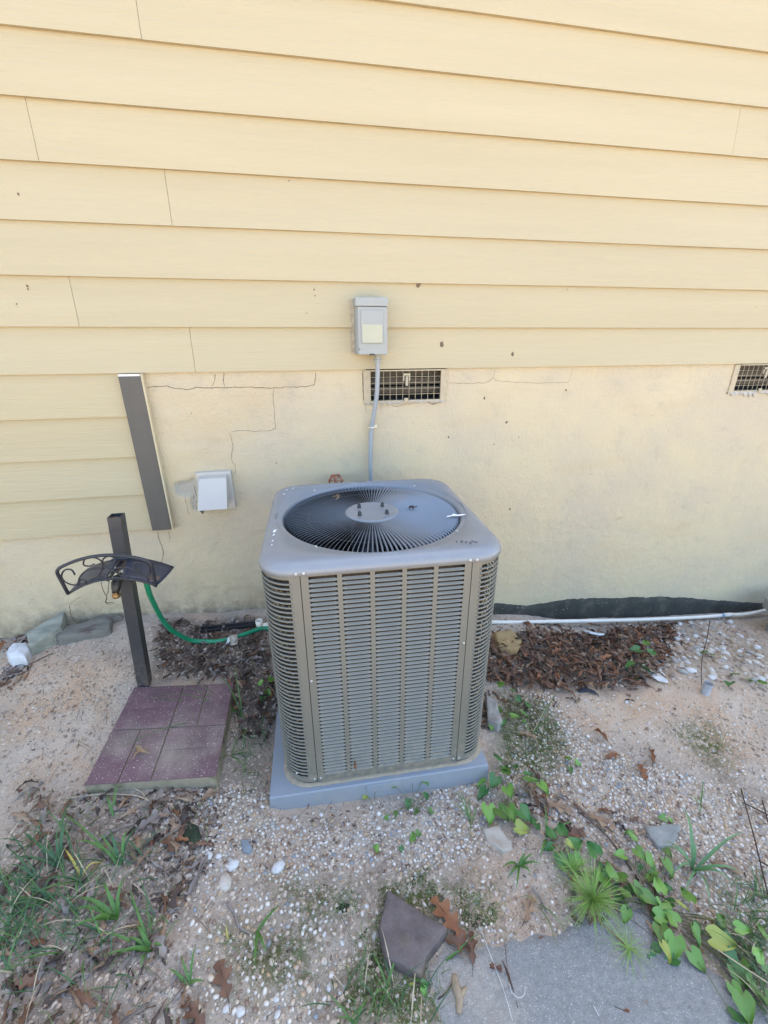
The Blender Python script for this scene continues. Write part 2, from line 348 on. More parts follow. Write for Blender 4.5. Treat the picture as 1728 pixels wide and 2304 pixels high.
# concrete path, nearly flush, its broken edge partly under sand
def make_path():
    xs = [p[0] for p in P_path]; ys = [p[1] for p in P_path]; x0, x1, y0, y1 = min(xs)-.05, max(xs)+.05, max(-3.3, min(ys)), max(ys)+.05
    s = .011; nx, ny = int((x1-x0)/s), int((y1-y0)/s); idx = {}; v = []; f = []
    def vid(i, j):
        if (i, j) not in idx:
            x, y = x0+i*s, y0+j*s; d = pdist(x, y, P_path)+.02*fbm(x*11, y*11, 1.0, 4)
            h = .006*min(1, max(-1.2, -d/.02))+.0022*fbm(x*20, y*20, 2, 2)
            idx[(i, j)] = len(v); v.append((x, y, gbase(x, y)+.010*fbm(x*3.1, y*3.1, 3.3, 3)+h))
        return idx[(i, j)]
    for j in range(ny):
        for i in range(nx):
            x, y = x0+(i+.5)*s, y0+(j+.5)*s
            if pdist(x, y, P_path)+.02*fbm(x*11, y*11, 1.0, 4) < .022: f.append((vid(i, j), vid(i+1, j), vid(i+1, j+1), vid(i, j+1)))
    me = bpy.data.meshes.new('concrete_path'); me.from_pydata(v, [], f)
    me.materials.append(mat('weathered_concrete', (.26, .26, .25), rough=.92, var=.22, vscale=70, bump=.006, bscale=170, col2=(.40, .35, .29), c2scale=4, c2lo=.5, c2hi=.72, speck=(.52, .49, .45), speck_scale=300, speck_t=.635))
    me.polygons.foreach_set('use_smooth', [True]*len(f)); me.update()
    tag(put('concrete_path', me), kind='structure')
make_path()

# ---------------------------------------------------------------- house
E = .1778
house = thing('house', 'cream clapboard house side above a cracked parged masonry foundation', 'house', (0, 0, 0))
YF = .014
P_chip = [(-0.6117, -0.5044), (-0.5925, -0.4947), (-0.5531, -0.4929), (-0.5191, -0.4775), (-0.5169, -0.5260), (-0.5365, -0.6377), (-0.5430, -0.6280), (-0.5427, -0.5510), (-0.5646, -0.5629), (-0.6014, -0.5469)]
P_chip2 = [(-0.4820, -0.2436), (-0.4592, -0.2185), (-0.4535, -0.2307), (-0.4776, -0.2638)]
def ywall(x, z):
    y = YF + .0025*fbm(x*1.6, z*1.6, 7.7, 3) + .0012*fbm(x*9, z*9, 1.2, 3)
    if z < -.4: y += .0018*min(1, (-.4-z)/.4)*fbm(x*22, z*26, 4.2, 3)
    if x < -.3 and z < -.36:
        if abs(x+.55) < .2 and z > -.75:
            d = pdist(x, z, P_chip)
            if d < .01: y += .011*min(1, (.01-d)/.012)+.003*fbm(x*60, z*60, 1, 3)
    return y
V1 = (.305, .690, -.145, .02)       # vent openings x0, x1, z0, z1
V2 = (2.345, 2.73, -.145, .02)
def make_foundation():
    me_v = []; f = []; xs = [-9, -5, -3, -2.2]; x = -1.7
    while x < 3.5: xs.append(x); x += .0105
    xs += [4.2, 6, 10]; zs = [-2.2, -1.95]; z = -1.75
    while z < .03: zs.append(z); z += .0105
    zs.append(.05)
    nx, nz_ = len(xs), len(zs); gr = []; ba = []
    for z in zs:
        for x in xs:
            me_v.append((x, ywall(x, z), z))
            h = z-gz(x, 0); a = max(0, 1-h/.16) if x < .35 else max(0, 1-h/.06)*.5
            if x < -.2: a = max(a, .65*max(0, 1-h/.28))
            gr.append(min(1, a)); d = pdist(x, z, P_chip) if (-.8 < x < -.3 and -.8 < z < -.3) else 9
            ba.append(1.0 if d < .006 else 0.0)
    for j in range(nz_-1):
        for i in range(nx-1):
            cx, cz = (xs[i]+xs[i+1])/2, (zs[j]+zs[j+1])/2
            if any(a < cx < b and c < cz < d for a, b, c, d in (V1, V2)): continue
            f.append((j*nx+i, j*nx+i+1, (j+1)*nx+i+1, (j+1)*nx+i))
    me = bpy.data.meshes.new('foundation_wall'); me.from_pydata(me_v, [], f); me.materials.append(M_found)
    at = me.attributes.new('grime', 'FLOAT', 'POINT'); at.data.foreach_set('value', gr)
    at = me.attributes.new('bare', 'FLOAT', 'POINT'); at.data.foreach_set('value', ba)
    me.polygons.foreach_set('use_smooth', [True]*len(f)); me.update(); put('foundation_wall', me, house)
make_foundation()
# solid of the house behind the boards
MB().box(-9, 10, .16, 7, -2.2, 4.75).box(-9, 10, .030, .16, .04, 4.75).build('wall_core', M_trimside, house)
# siding boards (bottom edge z, x from, x to)
def board(x0, x1, z0, h=E+.028, top=None):
    n = max(2, int((x1-x0)/.12)); v = []; f = []; seed = R.uniform(0, 50)
    for i in range(n+1):
        x = x0+(x1-x0)*i/n
        w0 = .0011*nz(x*1.3, seed)+.0004*nz(x*6, seed); zz = z0+.0013*nz(x*1.1, seed, 3)
        for (y, z) in ((w0-.002, zz), (.0075+w0, zz), (.0205, z0+h), (.0125, z0+h)): v.append((x, y, z))
    for i in range(n):
        a, b = i*4, (i+1)*4
        for k in range(4): f.append((a+k, a+(k+1) % 4, b+(k+1) % 4, b+k))
    f += [(0, 3, 2, 1), (n*4, n*4+1, n*4+2, n*4+3)]
    me = bpy.data.meshes.new('siding_board'); me.from_pydata(v, [], f); me.materials.append(M_board)
    bm = bmesh.new(); bm.from_mesh(me); bmesh.ops.recalc_face_normals(bm, faces=bm.faces); bm.to_mesh(me); bm.free()
    return put('siding_board', me, house)
JOINT = {0: [-.434], 1: [-.841], 2: [3.1], 3: [-.434], 4: [-.841, 3.5], 5: [1.98], 6: [-.437], 7: [-2.1], 8: [.9], 9: [-1.6, 2.1], 10: [.1]}
for k in range(0, 26):
    js = [-9]+JOINT.get(k, [-4.2+(k*1.37) % 3.6, 1.0+(k*2.11) % 3.3])+[10]
    for a, b in zip(js[:-1], js[1:]): board(a+.0007, b-.0007, k*E)
for k in range(1, 5): board(-4, -.7365, -k*E if k < 4 else -.709, h=(E+.028 if k < 4 else .709-3*E+.028))
# dark trim board at the end of the lower siding
MB().box(-.735, -.650, -.022, -.001, -.711, -.012).build('trim_board', M_trim, house, bevel=.0015)
MB().box(-.6495, -.642, -.019, .013, -.713, -.002).build('trim_edge', M_trimside, house)
MB().box(-.734, -.652, -.021, -.003, -.0115, -.004).build('caulk_bead', M_caulk, house)
# foundation vents
def vent(x0, x1, z0, z1, zt, cut=None):
    fr = MB()
    fr.box(x0-.012, x0+.022, .007, .020, z0-.004, zt); fr.box(x1-.022, x1+.012, .007, .020, z0-.004, zt); fr.box(x0+.022, x1-.022, .008, .020, z0-.004, z0+.006)
    fr.box(x0+.022, x1-.022, .002, .020, zt-.006, zt)
    o = fr.build('foundation_vent', M_ventcream, house, bevel=.001)
    gx0, gx1, gz0, gz1 = x0+.022, x1-.022, z0+.006, zt-.006
    for i in range(1, 11):
        x = gx0+(gx1-gx0)*i/11; MB().tube([(x, .0115, gz0), (x, .0115, gz1)], .0012, 6).build('mesh_bar', M_ventcream, o)
    for j in range(1, 5):
        z = gz0+(gz1-gz0)*j/5; MB().tube([(gx0, .0138, z), (gx1, .0138, z)], .0012, 6).build('mesh_bar', M_ventcream, o)
    MB().box(x0, x1, .105, .11, z0, zt).build('dark_backing', M_black, o)  # black sheet added to stand in for the dark hollow behind the vent
    d = MB()
    for i in range(3):
        zc = z0+.045+.04*i; d.add([(x0, .05, zc+.018), (x1, .05, zc+.018), (x1, .075, zc-.014), (x0, .075, zc-.014), (x0, .052, zc+.020), (x1, .052, zc+.020), (x1, .077, zc-.012), (x0, .077, zc-.012)],
              [(0, 1, 2, 3), (7, 6, 5, 4), (0, 4, 5, 1), (1, 5, 6, 2), (2, 6, 7, 3), (3, 7, 4, 0)])
    d.box(x0, x1, .03, .1, z0-.01, z0); d.box(x0-.004, x0, .02, .11, z0, zt); d.box(x1, x1+.004, .02, .11, z0, zt)
    d.build('damper', M_galv, o)
    xm = gx0+(gx1-gx0)*5.5/11
    l = MB(); l.box(xm-.017, xm-.011, .000, .008, zt-.050, zt-.020); l.box(xm+.011, xm+.017, .000, .008, zt-.050, zt-.020); l.box(xm-.017, xm+.017, -.001, .008, zt-.026, zt-.017)
    l.build('latch_frame', M_ventcream, o)
    MB().box(xm-.006, xm+.006, -.006, -.001, zt-.072, zt-.028).build('latch_tab', mat('tan_latch_plastic', (.36, .31, .23), rough=.5), o)
    MB().box(xm-.010, xm+.008, -.001, .007, z0-.004, z0+.016).build('latch_tab', M_ventcream, o)
vent(V1[0], V1[1], V1[2]-.004, V1[3], -.004)
vent(V2[0], V2[1], V2[2]-.004, V2[3], -.004)
# broken mortar lips round the vents
def lump_strip(name, x0, x1, z, th, m, seed):
    n = int((x1-x0)/.008); v = []; f = []
    for i in range(n+1):
        x = x0+(x1-x0)*i/n; a = abs(fbm(x*30, seed, 0, 3)); top = z+.004*nz(x*40, seed); lo = z-th*(.35+1.2*a)
        v += [(x, .013, top), (x, .004-.004*a, top-.002), (x, .006-.004*a, lo+.002), (x, .017, lo)]
    for i in range(n):
        for k in range(3): f.append((i*4+k, i*4+k+1, i*4+k+5, i*4+k+4))
    me = bpy.data.meshes.new(name); me.from_pydata(v, [], f); me.materials.append(m); return put(name, me, house)
M_mortar = mat('grey_mortar', (.44, .42, .38), rough=.95, var=.2, vscale=60, bump=.002, bscale=120)
lump_strip('mortar_lip', .30, .70, -.149, .020, M_mortar, 3.0); lump_strip('mortar_lip', 2.33, 2.75, -.149, .028, M_mortar, 8.0)
# cracks in the parging
def crack(pts, w=.0022, seed=0, jag=.004):
    P = [Vector((a, 0, b)) for a, b in pts]; out = []
    for i in range(len(P)-1):
        n = max(1, int((P[i+1]-P[i]).length/.009))
        for k in range(n):
            q = P[i].lerp(P[i+1], k/n); out.append(Vector((q.x+jag*nz(q.x*40, q.z*40, seed), 0, q.z+jag*nz(q.x*40, q.z*40, seed+9))))
    out.append(P[-1]); v = []; f = []
    for i, q in enumerate(out):
        t = (out[min(i+1, len(out)-1)]-out[max(i-1, 0)]).normalized(); s = Vector((-t.z, 0, t.x))*w*.40*(.35+.9*abs(nz(q.x*70, q.z*70, seed+4))+.25)
        if i in (0, len(out)-1): s *= .2
        for sg in (-1, 1):
            a = q+s*sg; v.append((a.x, ywall(a.x, a.z)-.0012, a.z))
    for i in range(len(out)-1): f.append((2*i, 2*i+2, 2*i+3, 2*i+1))
    me = bpy.data.meshes.new('crack'); me.from_pydata(v, [], f); me.materials.append(M_crack); put('crack', me, house)
crack([(-0.6490, -0.0622), (-0.6162, -0.0574), (-0.5623, -0.0548), (-0.5195, -0.0669), (-0.4842, -0.0732), (-0.4463, -0.0647), (-0.3804, -0.0680), (-0.2981, -0.0679), (-0.2222, -0.0677), (-0.1266, -0.0755), (-0.0479, -0.0714), (0.0316, -0.0712), (0.0661, -0.0641), (0.0775, -0.0101)], .0036, 1)
crack([(-0.3213, -0.0039), (-0.3269, -0.0447), (-0.3262, -0.0673)], .003, 2); crack([(-0.3568, -0.0070), (-0.3663, -0.0477), (-0.3820, -0.0661)], .003, 3)
crack([(-0.1189, -0.0757), (-0.1228, -0.1362), (-0.1235, -0.2063), (-0.1244, -0.2575), (-0.1655, -0.2662), (-0.2214, -0.2661), (-0.2741, -0.2598), (-0.3236, -0.2640)], .0020, 4)
crack([(-0.3314, -0.2637), (-0.3232, -0.3218), (-0.3386, -0.3950), (-0.3248, -0.4281), (-0.3338, -0.4669)], .0022, 5)
crack([(-0.7263, -0.7244), (-0.7255, -0.7742), (-0.7184, -0.8353), (-0.7283, -0.8787), (-0.7418, -0.9071)], .0036, 6); crack([(-0.6750, -0.7289), (-0.6777, -0.7787), (-0.6846, -0.7949)], .0018, 7)
crack([(0.7073, -0.0690), (0.7775, -0.0725), (0.8690, -0.0722), (0.9104, -0.0688), (0.9363, -0.0484), (0.9427, -0.0194)], .0020, 8); crack([(0.9363, -0.0484), (0.9566, -0.0655), (1.1530, -0.0779), (1.3496, -0.0796), (1.3586, -0.0451), (1.3579, -0.0130)], .0017, 9)
crack([(0.2906, -0.0095), (0.2912, -0.0767), (0.2919, -0.1415)], .0045, 10, .001); crack([(0.6973, -0.0076), (0.6992, -0.0854), (0.6971, -0.1313), (0.6689, -0.1560), (0.6244, -0.1717)], .004, 11, .003)
crack([(0.6467, -0.1639), (0.5791, -0.1577), (0.5236, -0.1604), (0.4796, -0.1675), (0.4468, -0.1729), (0.4249, -0.1659)], .0024, 12, .003); crack([(0.3004, -0.1417), (0.3018, -0.1790), (0.3078, -0.2000)], .0018, 13)
crack([(-1.1993, -1.0877), (-1.2048, -1.1340), (-1.2047, -1.1658), (-1.1942, -1.1886)], .004, 14); crack([(-1.1974, -1.0879), (-1.1669, -1.0608), (-1.1299, -1.0475)], .0022, 15)
crack([(-0.5731, -0.5668), (-0.5726, -0.6120), (-0.5681, -0.6583)], .0022, 16); crack([(-0.5250, -0.5144), (-0.5258, -0.5701), (-0.5345, -0.6379)], .004, 17); crack([(-0.5379, -0.5580), (-0.5389, -0.6146)], .003, 18)
crack([(1.2179, 0.1327), (1.2091, 0.1287)], .001, 19)
crack([(1.0644, -0.3502), (1.0937, -0.3868), (1.0662, -0.4093)], .0010, 20); crack([(1.8356, -0.8644), (1.7794, -0.8800)], .0012, 21); crack([(1.7123, -0.5997), (1.7464, -0.5991)], .0016, 22); crack([(1.8037, -0.8820), (1.8349, -0.8615)], .0014, 23)
# dark damp-proofing coat along the wall base on the right
def damp():
    U = [(1.0075, -1.3737), (1.0844, -1.3645), (1.2897, -1.4103), (1.4127, -1.4065), (1.5737, -1.3974), (1.7547, -1.4101), (2.0937, -1.4455), (2.4520, -1.4866), (2.6876, -1.5373), (2.9277, -1.5857), (3.1923, -1.6343), (3.5016, -1.6970)]
    v = []; f = []; n = 260; x0, x1 = U[0][0], U[-1][0]
    for i in range(n+1):
        x = x0+(x1-x0)*i/n; j = max(k for k in range(len(U)-1) if U[k][0] <= x+1e-9); t = (x-U[j][0])/(U[j+1][0]-U[j][0])
        zt = U[j][1]+(U[j+1][1]-U[j][1])*t-.006+.003*fbm(x*9, 1, 1, 2); zb = gz(x, 0)-.06
        for q in range(9):
            z = zt+(zb-zt)*q/8; y = .006+.0022*fbm(x*14, z*14, 5, 3); v.append((x, y if q else .015, z+(0 if q else .001)))
    for i in range(n):
        for q in range(8): f.append((i*9+q, i*9+q+1, i*9+q+10, i*9+q+9))
    me = bpy.data.meshes.new('damp_proofing'); me.from_pydata(v, [], f)
    me.materials.append(mat('black_bitumen_coat', (.045, .045, .037), rough=.85, var=.35, vscale=12, bump=.002, bscale=60, col2=(.10, .095, .07), c2scale=9, c2lo=.5, c2hi=.75, speck=(.28, .25, .20), speck_scale=90, speck_t=.70))
    me.polygons.foreach_set('use_smooth', [True]*len(f)); put('damp_proofing', me, house)
damp()

# ---------------------------------------------------------------- things on the wall
# disconnect box
eb = thing('disconnect_box', 'grey electrical disconnect box on the siding with yellowed raised cover', 'electrical box', (.321, 0, .066))
MB().box(-.064, .064, -.078, .0, .002, .212).build('enclosure', M_box, eb, bevel=.002)
MB().box(-.060, .066, -.0905, -.0785, 0, .188).build('cover', M_box, eb, bevel=.002)
MB().box(-.069, .069, -.094, .004, .190, .224).build('lid', M_box, eb, bevel=.003)
MB().box(-.048, .047, -.0955, -.091, .046, .176).build('raised_panel', M_box, eb, bevel=.0025)
MB().box(-.043, .044, -.0968, -.0958, .048, .120).build('faded_label_patch', M_box2, eb)
MB().box(-.013, .009, -.0915, -.080, -.003, .004).build('hasp_slot', M_blackplastic, eb)
MB().lathe([(.018, -.030), (.018, -.022), (.0135, -.020), (.0135, 0.002)], 12, Matrix.Translation((.031, -.045, 0))).build('conduit_fitting', M_box, eb)
s1 = MB(); s1.lathe([(.003, 0), (.003, .002)], 8, Matrix.Translation((-.056, -.0905, .022)) @ Matrix.Rotation(PI/2, 4, 'X')); s1.build('screw', M_darkmetal, eb)
# caulk ring round the box
MB().box(-.082, -.0645, -.004, .010, .0, .222).build('caulk_bead', mat('dirty_caulk', (.40, .34, .24), rough=.9, var=.3, vscale=60, bump=.002, bscale=90), eb)
# conduit
cd = thing('conduit', 'grey flexible conduit running down the wall behind the air conditioner', 'conduit', (0, 0, 0))
pts = seg_smooth([(.352, -.045, .062), (.352, -.045, .03), (.351, -.040, -.04), (.347, -.036, -.115), (.335, -.026, -.20), (.324, -.018, -.27), (.319, -.018, -.34), (.316, -.018, -.46), (.318, -.020, -.8)], 8)
MB().tube(pts, .0105, 12).build('conduit_tube', M_cond, cd, smooth=True)
st = MB(); st.tube([(.318, -.006, -.262), (.312, -.014, -.262), (.3135, -.027, -.262), (.325, -.0315, -.262), (.336, -.026, -.262), (.338, -.012, -.261), (.350, -.004, -.259)], .0028, 6)
st.box(.334, .353, -.006, .0, -.268, -.253); st.build('strap', mat('pale_metal_strap', (.68, .66, .50), rough=.4, var=.3, vscale=80), cd)
# dryer hood
hd = thing('vent_hood', 'white square exhaust hood mounted on the parged foundation wall', 'vent hood', (-.425, 0, -.52))
MB().box(-.080, .078, -.010, .016, -.112, .076).build('flange', M_hood, hd, bevel=.0015)
hv = [(-.058, -.011, .062), (.062, -.011, .062), (.062, -.050, .058), (-.058, -.050, .058), (-.066, -.125, -.068), (.060, -.125, -.068), (.060, -.011, -.068), (-.066, -.011, -.068)]
hm = MB(); hm.add(hv, [(0, 3, 2, 1), (3, 4, 5, 2), (2, 5, 6, 1), (0, 7, 4, 3)]); ho = hm.build('hood', M_hood, hd)
so = ho.modifiers.new('thick', 'SOLIDIFY'); so.thickness = .002
MB().add([(-.052, -.020, .03), (.055, -.020, .03), (.055, -.060, -.075), (-.052, -.060, -.075), (-.052, -.022, .03), (.055, -.022, .03), (.055, -.062, -.075), (-.052, -.062, -.075)],
         [(0, 1, 2, 3), (7, 6, 5, 4), (3, 2, 6, 7), (0, 3, 7, 4), (1, 5, 6, 2)]).build('flap', M_hood, hd)
MB().add([(-.066, -.112, -.069), (-.040, -.112, -.069), (-.052, -.100, -.095), (-.052, -.104, -.095)], [(0, 1, 2), (0, 2, 3), (1, 3, 2), (0, 3, 1)]).build('flap_corner', M_galv, hd)
# red valve handle behind the unit
vh = thing('valve_handle', 'small rusty red valve handle on the wall behind the air conditioner', 'valve', (0.1395, -0.0350, -0.5090))
v_ = MB(); ring = [(.030*math.cos(a)*(1+.10*math.cos(6*a)), -.012, .030*math.sin(a)*(1+.10*math.cos(6*a))) for a in [2*PI*i/36 for i in range(36)]]
v_.tube(ring, .0045, 6, closed=True)
for i in range(3):
    a = PI*i/3; v_.tube([(.028*math.cos(a), -.012, .028*math.sin(a)), (-.028*math.cos(a), -.012, -.028*math.sin(a))], .003, 6)
v_.build('wheel', M_rust, vh, smooth=True); MB().tube([(0, -.018, 0), (0, .04, 0)], .007, 8).build('stem', M_rust, vh)
# mud specks
def lumpm(name, r, flat, m, seed, sub=1):
    bm = bmesh.new(); bmesh.ops.create_icosphere(bm, subdivisions=sub, radius=1)
    for v in bm.verts:
        k = 1+.45*noise.noise(v.co*1.7+Vector((seed, 0, 0))); v.co = Vector((v.co.x*k*r, v.co.y*k*r*flat, v.co.z*k*r))
    me = bpy.data.meshes.new(name); bm.to_mesh(me); bm.free(); me.materials.append(m); me.polygons.foreach_set('use_smooth', [True]*len(me.polygons)); return me
M_mud = mat('dried_mud', (.16, .12, .08), rough=1, var=.4, vscale=90)
mudm = [lumpm('mud_spot', 1, .35, M_mud, s*3.1, 2) for s in range(3)]
MUD = [(.0085, 'mud dauber spot on the siding up and right of the electrical box'), (.0045, 'small mud bit just above the bigger spot right of the electrical box'), (.0095, 'largest mud spot, on the lowest full board right of the electrical box'), (.0075, 'greyish mud spot low on the siding right of the largest one'),
       (.0028, 'upper dot of the pair left of the electrical box top'), (.0024, 'lower dot of the pair left of the electrical box top'), (.0028, 'upper dot of the pair left of the electrical box middle'), (.0024, 'lower dot of the pair left of the electrical box middle'), (.0040, 'brown speck on the siding at far left above another speck'), (.003, 'small speck touching the upper far left speck'), (.0035, 'lower brown speck on the siding at far left'), (.003, 'tiny speck under the lower far left speck'), (.0040, 'single brown speck high on the siding at the left edge'),
       (.0055, 'mud speck on the foundation right of the near vent'), (.0060, 'mud speck with a tail on the open foundation right of the unit'), (.0045, 'dark round speck on the foundation above the unit right side'), (.003, 'tiny speck on the foundation above the cabinet corner'), (.005, 'mud speck on the foundation beside the cabinet top right corner'), (.003, 'faint speck right of the tailed mud speck'), (.005, 'mud speck under the thin crack on the right'), (.003, 'tiny speck on the foundation left of the conduit'), (.002, 'pin-sized speck beside the dark trim board'),
       (.002, 'pin-sized speck high on the siding right of centre'), (.002, 'pin-sized speck on the siding near the right edge'), (.002, 'pin-sized speck on the middle boards left of centre'), (.002, 'pin-sized speck on the open foundation far right'), (.002, 'pin-sized speck on the lower open foundation at right')]
MUDP = [(0.5467, 0.0000, 0.3488), (0.5343, 0.0000, 0.3607), (0.6642, 0.0000, 0.1052), (1.0219, 0.0000, 0.0596), (0.0903, 0.0000, 0.3246), (0.0925, 0.0000, 0.3011), (0.0524, 0.0000, 0.2323), (0.0544, 0.0000, 0.2062), (-0.9902, 0.0000, 0.3202), (-0.9901, 0.0000, 0.3097), (-1.0423, 0.0000, 0.2574), (-1.0404, 0.0000, 0.2482), (-0.9357, 0.0000, 0.6123),
        (0.8995, 0.0120, -0.1453), (1.0316, 0.0120, -0.2688), (0.7248, 0.0120, -0.3338), (0.9745, 0.0120, -0.3818), (1.1064, 0.0120, -0.7552), (1.1104, 0.0120, -0.3503), (1.3423, 0.0120, -0.1169), (-0.1359, 0.0120, -0.4216), (-0.4808, 0.0120, -0.1748), (1.2682, 0.0000, 0.3424), (2.3519, 0.0000, 0.2769), (0.0171, 0.0000, 0.7003), (1.8864, 0.0120, -0.2634), (1.5774, 0.0120, -0.5791)]
for i, ((r, lb), p) in enumerate(zip(MUD, MUDP)):
    z = p[2]; on_wall = z < -.001
    y = ywall(p[0], z) if on_wall else .0085*((z % E)/E)
    tag(put('mud_spot', mudm[i % 3], loc=(p[0], y, z), scale=(r, r, r*1.25), rot=(0, R.uniform(-.6, .6), 0)), lb, 'mud spot', 'mud specks on the foundation' if on_wall else 'mud specks on the siding')

# ---------------------------------------------------------------- air conditioner
AX, AY, TH = .2307, -.5876, -.0322
W, ZC, ZB, ZT, RF, SS = .7595, -.4667, -1.343, -.494, .3243, .2573
H2 = W/2; RC = .105
ac = thing('air_conditioner', 'square grey outdoor air conditioning unit with louvered sides and round fan grille', 'air conditioner', (AX, AY, -1.357), TH)
def zl(z): return z+1.357
def rsq(a, h, r):
    """point on a rounded square of half width h and corner radius r at polar angle a"""
    c, s = math.cos(a), math.sin(a); d = h-r
    k = h/max(abs(c), abs(s)); x, y = c*k, s*k
    if abs(x) > d and abs(y) > d:
        cx, cy = math.copysign(d, x), math.copysign(d, y); B = c*cx+s*cy; D = B*B-(cx*cx+cy*cy-r*r); t = B+math.sqrt(max(D, 0)); x, y = c*t, s*t
    return x, y
NA = 144
def rings(spec):
    """loft of (kind, size, radius, z): kind 'c' circle, 's' rounded square"""
    b = MB(); v = []; f = []
    for kd, sz, rr, z in spec:
        for i in range(NA):
            a = 2*PI*i/NA
            x, y = (sz*math.cos(a), sz*math.sin(a)) if kd == 'c' else rsq(a, sz, rr)
            v.append((x, y, zl(z)))
    for j in range(len(spec)-1):
        for i in range(NA): f.append((j*NA+i, j*NA+(i+1) % NA, (j+1)*NA+(i+1) % NA, (j+1)*NA+i))
    return b.add(v, f)
zt = ZC+.006
cap = rings([('c', RF-.004, 0, zt-.030), ('c', RF, 0, zt-.012), ('c', RF+.004, 0, zt-.0065), ('c', RF+.012, 0, zt-.0045), ('c', RF+.020, 0, zt-.004), ('c', RF+.0225, 0, zt), ('s', H2-.034, RC-.028, zt),
             ('s', H2-.026, RC-.022, zt-.0012), ('s', H2-.016, RC-.014, zt-.0055), ('s', H2-.008, RC-.007, zt-.0115), ('s', H2-.0025, RC-.002, zt-.0185), ('s', H2, RC, zt-.024), ('s', H2+.0005, RC, zt-.0265), ('s', H2+.001, RC, ZT-.004), ('s', H2-.003, RC-.003, ZT-.0045), ('s', H2-.008, RC-.006, zt-.03)])
co = cap.build('top_cap', M_cap, ac, smooth=True)
HB = H2-.006; RB = RC-.006; ZP0, ZP1 = ZB, ZT-.004       # body panels
# corner posts, skirts and bars: outline path helper on the body
def body_pt(s_side, u):
    """u runs from the front seam (0) round the corner to the back post; s_side -1 left, 1 right"""
    a = SS+.001; d = HB-RB; L1 = d-a; L2 = RB*PI/2
    if u <= L1: return (s_side*(a+u), -HB), (0, -1)
    if u <= L1+L2:
        t = (u-L1)/RB; return (s_side*(d+RB*math.sin(t)), -d-RB*math.cos(t)), (s_side*math.sin(t), -math.cos(t))
    return (s_side*HB, -d+(u-L1-L2)), (s_side, 0)
UE = (HB-RB-SS-.001)+RB*PI/2+2*(HB-RB)
NS = 50; PITCH = .01612; ZS0 = -.5145      # slot pitch and first slot top
def wall_strip(u0, u1, z0, z1, side, n, th=.0012):
    b = MB(); v = []; f = []
    for i in range(n+1):
        (x, y), (nx_, ny_) = body_pt(side, u0+(u1-u0)*i/n)
        for o in (0, th):
            for z in (z0, z1): v.append((x-nx_*o, y-ny_*o, zl(z)))
    for i in range(n):
        a, c = i*4, (i+1)*4
        f += [(a, c, c+1, a+1), (a+2, a+3, c+3, c+2), (a, a+2, c+2, c), (a+1, c+1, c+3, a+3)]
    f += [(0, 1, 3, 2), (n*4, n*4+2, n*4+3, n*4+1)]
    return b.add(v, f)
ZSB = ZS0-NS*PITCH+.004
for side, nm in ((-1, 'left'), (1, 'right')):
    b = MB(); st_ = .031
    for q in (wall_strip(0, st_, ZP0, ZP1, side, 2), wall_strip(st_, UE-st_, ZS0+.001, ZP1, side, 24), wall_strip(st_, UE-st_, ZP0, ZSB, side, 24), wall_strip(UE-st_, UE, ZP0, ZP1, side, 2)): b.add(q.v, q.f)
    wp = b.build('wrap_panel', M_cab, ac); auto_smooth(wp, 30)
    # one bar mesh per side, repeated down the panel
    bb = MB(); path = []
    n = 34
    for i in range(n+1):
        (x, y), _ = body_pt(side, st_-.004+(UE-2*st_+.008)*i/n); path.append((x, y, 0))
    prof = [(0.0, .0036), (-.0030, .0028), (-.0046, 0), (-.0030, -.0030), (0.0, -.0038), (.0008, 0)]
    v = []; f = []; m_ = len(prof)
    for i in range(n+1):
        (x, y), (ax_, ay_) = body_pt(side, st_-.004+(UE-2*st_+.008)*i/n)
        for o, z in prof: v.append((x-ax_*(-o-.0012)*-1, y-ay_*(-o-.0012)*-1, z))
    for i in range(n):
        for k in range(m_): f.append((i*m_+k, i*m_+(k+1) % m_, (i+1)*m_+(k+1) % m_, (i+1)*m_+k))
    bb.add(v, f); bme = bb.mesh('grille_bar', M_cab, True)
    bm = bmesh.new(); bm.from_mesh(bme); bmesh.ops.recalc_face_normals(bm, faces=bm.faces); bm.to_mesh(bme); bm.free()
    for k in range(1, NS):
        put('grille_bar', bme, ac, loc=(0, 0, zl(ZS0-k*PITCH+.0035)))
    # vertical support wires
    for uu in (.115, .195, .40):
        (x, y), (ax_, ay_) = body_pt(side, uu); MB().tube([(x-ax_*.007, y-ay_*.007, zl(ZS0)), (x-ax_*.007, y-ay_*.007, zl(ZSB))], .0018, 6).build('support_wire', M_cab, ac)
# back sheet
MB().box(-HB+RB, HB-RB, HB-.001, HB, zl(ZP0), zl(ZP1)).build('back_panel', M_cab, ac)
# front panel: frame with five louver columns
colw, gap = .0825, .0140; mx0 = -(5*colw+4*gap)/2; LZ0 = ZS0+.0085; LP = .01613; LN = 50; LZ1 = LZ0-LN*LP
fp = MB(); y0, y1 = -HB, -HB+.0012; s0 = SS-.0012
fp.box(-s0, s0, y0, y1, zl(LZ0), zl(ZP1)); fp.box(-s0, s0, y0, y1, zl(ZP0), zl(LZ1)); fp.box(-s0, mx0, y0, y1, zl(LZ1), zl(LZ0)); fp.box(-mx0, s0, y0, y1, zl(LZ1), zl(LZ0))
for c in range(4):
    x = mx0+(c+1)*colw+c*gap; fp.box(x, x+gap, y0, y1, zl(LZ1), zl(LZ0))
fp.build('front_panel', M_cab, ac)
fl = MB(); fl.box(-s0, s0, -HB-.002, -HB-.0002, zl(ZP0-.003), zl(ZP0+.004)); fl.build('panel_lip', M_cab, ac)
